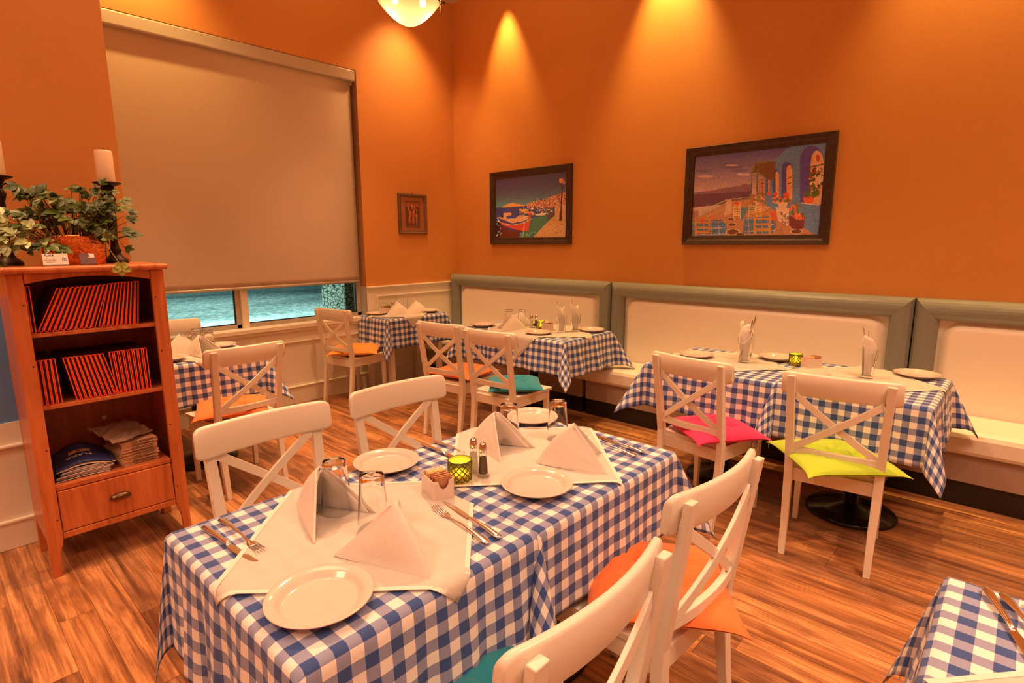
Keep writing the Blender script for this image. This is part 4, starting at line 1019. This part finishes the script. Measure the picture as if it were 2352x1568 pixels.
def table(rect, zt, label, base='pedestal'):
    x0, x1, y0, y1 = rect; cx, cy = (x0+x1)/2, (y0+y1)/2; t = thing('dining_table', label, 'table', (cx, cy, 0))
    w, d = x1-x0, y1-y0; e = .004
    MB().box(-w/2+e, w/2-e, -d/2+e, d/2-e, zt-.030, zt-.003).build('table_top', M['chair'], t, bevel=.006)
    if base == 'pedestal':
        b = MB(); b.lathe([(.0005, 0), (.222, 0), (.226, .008), (.215, .020), (.15, .034), (.07, .048), (.045, .06), (.0005, .06)], 40); b.build('round_base', M['black'], t)
        MB().cyl((0, 0, 0), .038, .055, zt-.05, 24).build('column', M['black'], t)
        MB().box(-.2, .2, -.03, .03, zt-.045, zt-.030).box(-.03, .03, -.2, .2, zt-.045, zt-.030).build('top_bracket', M['black'], t)
    else:
        for sx in (-1, 1):
            for sy in (-1, 1): b = MB(); xx, yy = sx*(w/2-.05), sy*(d/2-.06); b.box(xx-.025, xx+.025, yy-.025, yy+.025, 0, zt-.03); b.build('leg', M['chair'], t, bevel=.003)
        MB().box(-w/2+.05, w/2-.05, -d/2+.05, d/2-.05, zt-.10, zt-.031).build('apron', M['chair'], t, bevel=.003)
ZT = .755
T1 = (-1.575, -.872, .385, 1.022); T2 = (-1.575, -.872, 1.040, 1.795)
T3a = (-1.700, -.938, 3.085, 3.800); T3b = (-.925, -.258, 3.085, 3.800)
T4 = (-3.690, -2.535, 3.330, 3.985); T5 = (-4.965, -4.500, 3.110, 3.835); T6 = (-4.470, -3.850, .930, 1.615); T7 = (-.050, .650, .780, 1.510)
Z5 = .772
table(T1, ZT, 'near table under a blue gingham cloth at the front of the room'); table(T2, ZT, 'table behind the near one, pushed end to end with it')
table(T3a, ZT, 'left one of the two joined tables by the banquette at the right'); table(T3b, ZT, 'right one of the two joined tables by the banquette')
table(T4, ZT, 'long table before the corner banquette under a gingham cloth'); table(T5, Z5, 'small white legged table in the corner by the window', 'legs'); table(T6, ZT, 'table right of the cabinet beneath the window'); table(T7, ZT, 'table at the bottom right edge of the photograph')
OV = .295
cloth(T1, ZT, (.30, .285, .33, .26), 'blue and white gingham tablecloth on the near table', dict(x0=(.006, .21, 1, .015), x1=(.010, .19, 2, .04), y0=(.012, .16, .5, .03), y1=(0, 1, 0, 0)), dict(x0y0=(.13, 78, 90, 1), x1y1=(.14, 0, 15, 1), x0y1=(.25, 0, 20, 1)), (.012, .02))
cloth(T2, ZT+.001, (.29, .285, .26, .29), 'blue and white gingham tablecloth on the second near table', dict(x0=(.012, .22, 1, .06), x1=(.004, .24, .7, .03), y0=(0, 1, 0, 0), y1=(.012, .2, 2, .05)), dict(x1y0=(.38, 0, 75, 1), x0y0=(.3, 0, 20, 1), x1y1=(.42, 0, 90, 1)), (.03, .04))
cloth(T3a, ZT, (.27, .24, .275, .27), 'blue gingham tablecloth on the left of the joined tables', dict(x0=(.012, .2, 0, .12), x1=(0, 1, 0, 0), y0=(.014, .20, 1.2, .05), y1=(.004, .2, 2, .03)), dict(x1y0=(.12, 60, 90, 1), x0y0=(.45, 0, 90, 1)), (.01, .0))
cloth(T3b, ZT+.001, (.24, .28, .295, .26), 'blue gingham tablecloth on the right of the joined tables', dict(x0=(0, 1, 0, 0), x1=(.012, .22, .6, .09), y0=(.013, .24, 2.4, .05), y1=(.004, .2, 2, .03)), dict(x0y0=(.34, 20, 90, 1), x1y0=(.30, 20, 90, 1.0), x1y1=(.42, 0, 70, 1)), (.02, .03))
cloth(T4, ZT, (.27, .29, .275, .27), 'blue gingham tablecloth on the long table before the corner banquette', dict(x0=(.012, .2, 0, .06), x1=(.015, .25, 2.0, .10), y0=(.012, .24, .2, .05), y1=(.004, .2, 2, .03)), dict(x1y0=(.34, 10, 90, 1), x1y1=(.50, 0, 60, 1)), (.0, .02))
cloth(T5, Z5, (.012, .30, .30, .25), 'blue gingham tablecloth on the small corner table', dict(x0=(0, 1, 0, 0), x1=(.010, .2, 0, .04), y0=(.016, .11, .4, .06), y1=(.003, .2, 2, .02)), dict(x1y0=(.26, 0, 90, 1)), (.02, .01))
cloth(T6, ZT, (.22, .285, .06, .285), 'blue gingham tablecloth on the table beneath the window', dict(x0=(.01, .2, 0, .05), x1=(.010, .17, 1.0, .05), y0=(.01, .2, 2, .05), y1=(.01, .2, 1, .05)), dict(x1y1=(.45, 0, 90, 1)), (.01, .02))
cloth(T7, ZT, (.30, .25, .28, .28), 'blue gingham tablecloth on the table at the bottom right edge', dict(x0=(.014, .17, .3, .08), x1=(.01, .2, 0, .05), y0=(.01, .2, 1, .05), y1=(.010, .2, 1, .05)), dict(x0y1=(.22, 0, 60, 1)), (.03, .0))
ZO = ZT+.003
overlay((-1.212, .742), .560, T1, ZO-.001, 'white square overlay cloth on the near table')
overlay((-1.240, 1.432), .540, T2, ZO+.0005, 'white square overlay cloth on the second near table')
overlay((-1.335, 3.445), .540, T3a, ZO-.001, 'white overlay cloth on the left of the joined tables'); overlay((-.615, 3.470), .540, T3b, ZO, 'white overlay cloth on the right of the joined tables')
overlay((-3.070, 3.640), .830, T4, ZO-.001, 'large white overlay cloth with hanging corners on the banquette table')
overlay((-4.740, 3.440), .520, T5, Z5+.002, 'white overlay cloth on the small corner table', 38)
overlay((-4.150, 1.270), .520, T6, ZO-.001, 'white overlay cloth on the table beneath the window', 40)
overlay((.330, 1.110), .540, T7, ZO-.001, 'white overlay cloth on the table at the bottom right edge', 47)

# ------------------------------------------------------------------ tableware
def plate_proto():
    o = MB().lathe([(.0005, .0035), (.058, .0035), (.060, 0), (.066, 0), (.069, .003), (.084, .009), (.090, .0155), (.108, .0205), (.1098, .0225), (.109, .0245), (.1065, .0245), (.091, .0205), (.0865, .0175), (.0805, .0105), (.0765, .0082), (.073, .0075), (.0005, .0068)], 56).build('plate', M['ceramic'], None)
    return tag(o, 'round white plate', 'plate')
PL_ = Place(plate_proto())
ZP = ZO+.0018
def glass_mesh(b, flip=False, h=.150, rt=.043, rb=.031):
    prof = [(.0005, 0), (rb, 0), (rb+.001, .004), (rt, h), (rt-.0020, h), (rb-.0030, .016), (.0005, .014)]
    if flip: prof = [(r, h-z) for r, z in prof][::-1]
    return b.lathe_sharp(prof, 40)
o = MB(); glass_mesh(o, True); o = o.build('water_glass', M['glass'], None); tag(o, 'upside-down clear glass', 'glass'); GD = Place(o)
def flat(b, stations, th=.0016, smooth=True):
    # stations: (x, halfwidth, z, crown)
    rings = []
    for x, w, z, c in stations:
        rings.append([(x, -w, z), (x, -w*.5, z+c), (x, 0, z+c*1.2), (x, w*.5, z+c), (x, w, z), (x, w*.9, z-th), (x, 0, z-th+c*.3), (x, -w*.9, z-th)])
    b.loft(rings, smooth=smooth)
def fork_proto():
    b = MB()
    flat(b, [(-.125, .004, .004, .001), (-.122, .0085, .0045, .0016), (-.110, .0112, .005, .002), (-.09, .0098, .006, .002), (-.05, .0058, .008, .0018), (-.01, .0034, .0085, .0016), (.025, .0030, .006, .0014), (.045, .0040, .004, .0012), (.055, .0080, .0032, .0010), (.065, .0118, .0028, .0006), (.075, .0126, .003, .0004), (.078, .0126, .0032, .0003)])
    for k in range(4):
        y = -.0102+.0068*k
        b.loft([[(x, y-w, z), (x, y+w, z), (x, y+w, z-.0018), (x, y-w, z-.0018)] for x, z, w in ((.076, .0032, .0022), (.095, .0045, .0020), (.112, .0075, .0017), (.124, .0105, .0008))], smooth=True)
    return tag(b.build('fork', M['steel'], None), 'fork', 'fork')
def knife_proto():
    b = MB()
    flat(b, [(-.135, .003, .004, .002), (-.132, .0075, .005, .003), (-.12, .0100, .006, .0034), (-.09, .0092, .0065, .0034), (-.05, .0072, .0065, .003), (-.015, .0058, .006, .0026), (.0, .0062, .0045, .002), (.006, .0075, .003, .0008)], .0022)
    b.loft([[(x, y0, .0008), (x, y1, .0008), (x, y1*.9+y0*.1, .0026), (x, y0*.9+y1*.1, .0026)] for x, y0, y1 in ((.004, -.0075, .0075), (.03, -.0090, .0098), (.08, -.0090, .0098), (.11, -.0075, .0098), (.128, -.002, .0096), (.135, .006, .0085))])
    return tag(b.build('knife', M['steel'], None), 'knife', 'knife')
FK, KN = Place(fork_proto()), Place(knife_proto())
def lay(pl_, tip, handle, z, label, group=None):
    L = {FK: (.124, -.125), KN: (.135, -.135)}[pl_]; ang = math.atan2(tip[1]-handle[1], tip[0]-handle[0])
    c = ((tip[0]+handle[0])/2, (tip[1]+handle[1])/2)
    return pl_((c[0], c[1], z), ang, label, group)
def napkin(S, A, z, label, hh=.136, a=.202, round_=.35, seed=0, spread=1):
    ang = math.atan2(A[1]-S[1], A[0]-S[0]); r = math.sqrt(a*a-hh*hh)
    ra = R(137*spread); b = MB(); n = 30; m__ = 12; rn = random.Random(seed)
    Lp, Rp, Ap = Vector((r*math.cos(ra), r*math.sin(ra), 0)), Vector((r*math.cos(ra), -r*math.sin(ra), 0)), Vector((r, 0, 0))
    def C(s):   # base line L -> A -> R with a rounded turn at A
        k = abs(s)
        p = Ap.lerp(Lp if s > 0 else Rp, k)
        rd = .16
        if k < rd:
            q = Ap.lerp(Lp, rd), Ap.lerp(Rp, rd); f = (s/rd+1)/2
            p = q[1].lerp(q[0], f)*1.0+(Ap-q[1].lerp(q[0], f))*(.62*(1-(s/rd)**2))
        return p
    ph = rn.uniform(0, 3)
    def surf(u, v, off=0, ex=0):
        s = (2*u-1); base_ = C(s)
        top = Vector((.004-.010*abs(s)*0, .010*s, hh))
        v2 = v**1.0; p = top.lerp(base_, v2)
        bulge = .012*math.sin(PI*v)*(1-abs(s)**2)
        out = Vector((base_.x, base_.y, 0)); out = out.normalized() if out.length > 0 else Vector((1, 0, 0))
        nrm = Vector((base_.x-.0, base_.y*1.0, .05)).normalized()
        p = p+nrm*bulge+Vector((0, 0, -.004*math.sin(PI*abs(s)))*1)+nrm*(.0022*math.sin(6*s+4*v+ph))
        return (p.x-off*nrm.x, p.y-off*nrm.y, max(.0008, p.z-off*.2))
    b.grid(n, m__, lambda u, v: surf(u, v)); o = b.build('napkin', M['napkin'], None, loc=(S[0], S[1], z)); o.rotation_euler = (0, 0, ang)
    md = o.modifiers.new('solid', 'SOLIDIFY'); md.thickness = .0045; md.offset = -1
    md = o.modifiers.new('bevel', 'BEVEL'); md.width = .0016; md.segments = 2; md.limit_method = 'ANGLE'; md.angle_limit = R(50)
    b = MB(); b.grid(n, m__, lambda u, v: surf(.02+.96*u, .04+.96*v, .009)); b.build('inner_fold', M['napkin'], o, solid=.002)
    return tag(o, label, 'napkin')
def sugar_proto():
    t = thing('packet_caddy', 'white packet caddy', 'sugar caddy')
    b = MB(); w, d, h, th = .050, .034, .058, .0035
    def rr_(x, y, r=.007, n=3):
        out = []
        for cx, cy, a0 in ((x-r, y-r, 0), (-x+r, y-r, 90), (-x+r, -y+r, 180), (x-r, -y+r, 270)):
            for k in range(n+1): a = R(a0+90*k/n); out.append((cx+r*math.cos(a), cy+r*math.sin(a)))
        return out
    outer, inner = rr_(w, d), rr_(w-th, d-th, .005)
    def zt_(x, y): return h-(.026*math.sqrt(max(0, 1-(y/.017)**2)) if abs(y) < .017 and abs(x) > w-.009 else 0)
    # finer sampling on the short ends for the finger notch
    def dense(poly):
        out = []
        for i, p in enumerate(poly):
            q = poly[(i+1) % len(poly)]; L = math.hypot(q[0]-p[0], q[1]-p[1]); n = max(1, int(L/.003))
            out += [(p[0]+(q[0]-p[0])*k/n, p[1]+(q[1]-p[1])*k/n) for k in range(n)]
        return out
    def dense2(poly, ref):
        out = []
        for i in range(len(poly)):
            p, q = poly[i], poly[(i+1) % len(poly)]; a_, c_ = ref[i], ref[(i+1) % len(ref)]; L = math.hypot(c_[0]-a_[0], c_[1]-a_[1]); n = max(1, int(L/.003))
            out += [(p[0]+(q[0]-p[0])*k/n, p[1]+(q[1]-p[1])*k/n) for k in range(n)]
        return out
    od, idn = dense(outer), dense2(inner, outer)
    rings = [[(x, y, 0) for x, y in od], [(x, y, zt_(x, y)) for x, y in od], [(i_[0], i_[1], zt_(*o_)) for i_, o_ in zip(idn, od)], [(x, y, th) for x, y in idn]]
    b.loft(rings); b.build('ceramic_box', M['ceramic'], t, bevel=.0008)
    cols = [mat('pink_packet', (.80, .50, .42), .5), mat('yellow_packet', (.85, .62, .22), .5), mat('brown_packet', (.50, .22, .11), .5), mat('white_packet', (.8, .76, .7), .5)]
    rp = random.Random(4); k = 0
    for grp, xs in ((0, (-.040, -.034, -.029)), (3, (-.024,)), (1, (-.018, -.012, -.007)), (2, (.002, .009, .016, .023, .031, .038))):
        for x in xs:
            b = MB(); b.obox((x, rp.uniform(-.002, .002), .040), .0028, .052, .058+rp.uniform(-.003, .003), Matrix.Rotation(R(rp.uniform(4, 12)), 3, 'Y')); b.build('packet', cols[grp], t, bevel=.0006)
    return t
def candle_proto():
    t = thing('votive_candle', 'green mosaic glass votive candle', 'candle')
    b = MB(); b.lathe([(.0005, 0), (.030, 0), (.034, .004), (.036, .030), (.037, .066), (.0345, .066), (.0335, .030), (.031, .007), (.0005, .006)], 32); b.build('glass_cup', M['votive'], t)
    b = MB(); n = 12
    for k in range(n):
        for s in (-1, 1):
            pts = []
            for i in range(9):
                z = .003+.060*i/8; a = 2*PI*k/n+s*i*PI/n*.75; r = .0345+.002*i/8+.0012; pts.append((r*math.cos(a), r*math.sin(a), z))
            b.tube(pts, .0017, 4)
    b.lathe([(.0345, .064), (.0385, .064), (.0385, .0685), (.0345, .0685), (.0345, .064)], 32)
    b.build('mosaic_lattice', M['lattice'], t)
    b = MB(); b.lathe([(.0005, .007), (.019, .007), (.019, .020), (.0005, .021)], 16); b.build('tea_light', M['wax'], t)
    b = MB(); b.lathe([(.0005, .0), (.0042, .006), (.0048, .010), (.0030, .018), (.0005, .026)], 12, (0, 0, .021)); b.build('flame', M['flame'], t)
    return t
def shaker_proto(name, fill, label):
    t = thing(name, label, 'shaker')
    b = MB(); b.lathe([(.0005, 0), (.021, 0), (.021, .004), (.0175, .012), (.0125, .070), (.0118, .086), (.0105, .086), (.0112, .070), (.0155, .014), (.0005, .010)], 8, smooth=False, a0=.3); b.build('glass_body', M['glass'], t)
    b = MB(); b.lathe([(.0005, .011), (.0148, .0145), (.0108, .068), (.0005, .069)], 8, smooth=False, a0=.3); b.build('contents', M[fill], t)
    b = MB(); b.lathe([(.0128, .084), (.0132, .086), (.0132, .098), (.0122, .100), (.0115, .108), (.0075, .115), (.0005, .118)], 20); b.build('metal_cap', M['chrome'], t)
    return t
SG, CN = Place(sugar_proto()), Place(candle_proto()); ST, PP = Place(shaker_proto('salt_shaker', 'salt', 'salt')), Place(shaker_proto('pepper_shaker', 'pepper', 'pepper'))
def vlight(x, y, z): light('POINT', 'candle_glow', (x, y, z+.052), .9, color=(1, .66, .05), shadow_soft_size=.004)
g_pl = 'white side plates'
# near table
PL_((-1.012, .502, ZT+.0025), 0, 'white plate nearest the viewer at the front edge of the near table')
PL_((-1.518, 1.020, ZT+.0035), 0, 'white plate at the left side where the two near tables meet')
PL_((-1.030, 1.225, ZO+.002), 0, 'white plate at the right edge of the second near table')
PL_((-1.475, 1.720, ZO+.002), 0, 'white plate at the far left corner of the second near table')
napkin((-1.352, .700), (-1.50, .687), ZP, 'white napkin standing left of the upturned glasses on the near table', seed=1, hh=.140)
napkin((-1.040, .712), (-.904, .708), ZP, 'white napkin tent in the middle of the near table', seed=2, hh=.140)
napkin((-1.060, 1.460), (-1.168, 1.370), ZP, 'white napkin tent on the right of the second near table', seed=3, hh=.140)
napkin((-1.345, 1.375), (-1.50, 1.365), ZP, 'white napkin standing behind the salt and pepper shakers', seed=4, hh=.140)
GD((-1.350, .738, ZP), 0, 'upturned clear glass beside the standing napkin on the near table')
GD((-1.190, .752, ZP), .4, 'upturned clear glass behind the napkin tent on the near table')
GD((-1.360, 1.455, ZP), .2, 'upturned clear glass by the standing napkin behind the shakers')
GD((-1.253, 1.612, ZP), .3, 'upturned clear glass behind the right napkin of the second near table')
lay(FK, (-1.172, .933), (-.905, .899), ZP, 'fork lying at the right of the near table, tines on the overlay')
lay(KN, (-1.178, .980), (-.908, .937), ZP, 'knife beside the fork at the right of the near table')
lay(KN, (-1.244, .474), (-1.544, .449), ZT+.004, 'knife at the left front corner of the near table')
lay(FK, (-1.285, .503), (-1.546, .497), ZT+.0055, 'fork at the left front corner of the near table')
lay(FK, (-1.185, 1.688), (-.941, 1.656), ZP, 'fork at the right of the second near table')
lay(KN, (-1.200, 1.745), (-.933, 1.700), ZP, 'knife at the far right of the second near table')
lay(KN, (-1.330, 1.222), (-1.582, 1.224), ZP, 'knife at the left side of the second near table')
lay(FK, (-1.340, 1.268), (-1.583, 1.276), ZP, 'fork at the left side of the second near table')
SG((-1.228, 1.000, ZP+.002), R(-17), 'white caddy of sugar packets on the near tables, left of the candle')
CN((-1.245, 1.105, ZP+.004), 0, 'lit green votive candle between the sugar caddy and the shakers'); vlight(-1.245, 1.105, ZP)
ST((-1.263, 1.182, ZP+.001), 0, 'glass salt shaker beside the candle on the near tables'); PP((-1.212, 1.175, ZP+.001), 0, 'glass pepper shaker beside the candle on the near tables')
# right joined tables
PL_((-.395, 3.725, ZO+.001), 0, 'white plate at the right end of the joined tables'); PL_((-1.120, 3.700, ZO+.001), 0, 'white plate at the back of the joined tables behind the candle')
PL_((-1.540, 3.440, ZO+.001), 0, 'white plate at the left end of the joined tables'); PL_((-.835, 3.330, ZO+.001), 0, 'white plate behind the rail of the lime cushioned chair')
CN((-.987, 3.610, ZP), 1, 'lit votive candle on the joined tables by the banquette'); vlight(-.987, 3.610, ZP)
SG((-.893, 3.590, ZP), R(60), 'white sugar caddy beside the candle on the joined tables')
# banquette table
PL_((-3.560, 3.470, ZO), 0, 'white plate at the left front of the long banquette table'); PL_((-2.900, 3.460, ZO), 0, 'white plate at the front edge of the long banquette table')
PL_((-2.660, 3.870, ZO), 0, 'white plate at the right end of the long banquette table'); PL_((-3.230, 3.880, ZO), 0, 'white plate at the back of the long banquette table behind the caddy')
napkin((-3.225, 3.480), (-3.150, 3.570), ZP, 'white napkin tent on the long banquette table', seed=5, hh=.130); napkin((-3.375, 3.760), (-3.290, 3.760), ZP, 'white napkin behind the upturned glasses on the banquette table', seed=6, hh=.130)
GD((-3.375, 3.620, ZP), 0, 'left one of the two upturned glasses on the banquette table'); GD((-3.275, 3.680, ZP), 0, 'right one of the two upturned glasses on the banquette table')
ST((-3.150, 3.665, ZP), 0, 'glass salt shaker on the long banquette table'); PP((-3.135, 3.710, ZP), 0, 'glass pepper shaker on the long banquette table')
CN((-3.075, 3.700, ZP), 2, 'lit votive candle on the long banquette table'); vlight(-3.075, 3.700, ZP); SG((-2.975, 3.670, ZP), R(40), 'white sugar caddy on the long banquette table')
# corner table
z5 = Z5+.0055
PL_((-4.870, 3.235, z5-.002), 0, 'white plate at the window side of the small corner table'); PL_((-4.640, 3.730, z5-.002), 0, 'white plate at the banquette side of the small corner table')
napkin((-4.705, 3.360), (-4.640, 3.450), z5, 'white napkin tent on the small corner table', seed=7, hh=.130); napkin((-4.700, 3.590), (-4.640, 3.660), z5, 'white napkin behind the glasses on the small corner table', seed=8, hh=.125)
GD((-4.800, 3.480, z5), 0, 'left one of the upturned glasses on the corner table'); GD((-4.760, 3.580, z5), 0, 'right one of the upturned glasses on the corner table')
ST((-4.880, 3.440, z5), 0, 'glass salt shaker on the corner table'); PP((-4.868, 3.480, z5), 0, 'glass pepper shaker on the corner table'); SG((-4.885, 3.345, z5), R(50), 'white sugar caddy on the corner table by the wall')
CN((-4.925, 3.400, z5), 0, 'green votive candle against the wall on the corner table')
# window table
PL_((-4.260, 1.490, ZO+.001), 0, 'white plate at the right side of the table beneath the window'); PL_((-4.010, 1.080, ZO+.001), 0, 'white plate at the front of the table beneath the window')
napkin((-4.060, 1.300), (-4.160, 1.250), ZP, 'white napkin tent on the table beneath the window', seed=9, hh=.130); napkin((-4.220, 1.230), (-4.190, 1.150), ZP, 'white napkin left of the glasses beneath the window', seed=10, hh=.130)
GD((-4.265, 1.345, ZP), 0, 'rear upturned glass on the table beneath the window'); GD((-4.150, 1.380, ZP), 0, 'front upturned glass on the table beneath the window')
# right edge table
lay(KN, (.100, 1.235), (.006, 1.492), ZP+.001, 'knife on the table at the bottom right edge'); lay(FK, (.125, 1.270), (.040, 1.478), ZP+.001, 'fork on the table at the bottom right edge'); lay(FK, (.165, 1.270), (.080, 1.478), ZP+.003, 'second fork behind the first on the bottom right table')

# tall glasses holding rolled napkins and cutlery
def tall_glass(x, y, z, label, rz):
    o = MB(); glass_mesh(o, False, .155, .045, .032); o = o.build('water_glass', M['glass'], None, loc=(x, y, z)); tag(o, 'upright glass holding '+label, 'glass')
    b = MB(); n, m_ = 30, 10
    def f(u, v):
        a = 1.72*PI*u+.3; r = .020+.017*v+.006*v*v*(1+math.sin(a*2)); top = .185+.055*math.cos(a-.4)*1.0
        zz = .016+(top-.016)*v
        rr_ = min(r, (.0245+.012*(zz/.155)) if zz < .160 else 9)-.001
        return (rr_*math.cos(a), rr_*math.sin(a), zz)
    b.grid(n, m_, f); o2 = b.build('napkin', M['napkin'], None, loc=(x, y, z)); o2.rotation_euler = (0, 0, rz); md = o2.modifiers.new('solid', 'SOLIDIFY'); md.thickness = .002; md.offset = -1
    tag(o2, 'rolled white napkin in the '+label.replace('a napkin, ', '').replace('a napkin', 'glass').replace(' one', ' glass').replace('the joined tables','joined tables').replace('the banquette','banquette'), 'napkin')
    b = MB()
    def g(u, v):
        a = 1.1*PI*u+2.6+.3; r = .010+.012*v; zz = .05+(.20+.02*math.sin(5*u)-.05)*v; return (r*math.cos(a), r*math.sin(a), zz)
    b.grid(14, 6, g); b.build('inner_roll', M['napkin'], o2, solid=.002)
    return o
def stand_cutlery(pl_, x, y, z, az, lean, label, up=.128):
    return pl_((x, y, z+up), 0, label, None, rot=(Matrix.Rotation(az, 3, 'Z') @ Matrix.Rotation(lean, 3, 'Y') @ Matrix.Rotation(PI/2, 3, 'Y')).to_euler())
gl = [(-1.238, 3.455, 'a napkin, front one at the left of the joined tables', 1.0), (-1.275, 3.585, 'a napkin, rear one at the left of the joined tables', 2.2),
      (-.595, 3.500, 'a napkin on the right of the joined tables', 3.9), (-2.800, 3.640, 'a napkin, left one at the right end of the banquette table', 3.3), (-2.745, 3.755, 'a napkin, right one at the right end of the banquette table', 3.6)]
for i, (x, y, l, rz) in enumerate(gl):
    tall_glass(x, y, ZP, l, rz)
for (k, x, y, az, lean, lab) in [(FK, -1.232, 3.440, R(40), R(16), 'fork leaning in the front left glass of the joined tables'), (KN, -1.262, 3.585, R(40), R(13), 'knife leaning in the rear left glass of the joined tables'),
     (KN, -.605, 3.505, R(205), R(10), 'knife leaning in the right glass of the joined tables'), (FK, -.588, 3.512, R(190), R(7), 'fork leaning in the right glass of the joined tables'),
     (FK, -2.805, 3.635, R(215), R(16), 'fork leaning in the left glass on the banquette table'), (KN, -2.752, 3.757, R(215), R(12), 'knife leaning in the right glass on the banquette table')]:
    stand_cutlery(k, x, y, ZP, az, lean, lab, .150)
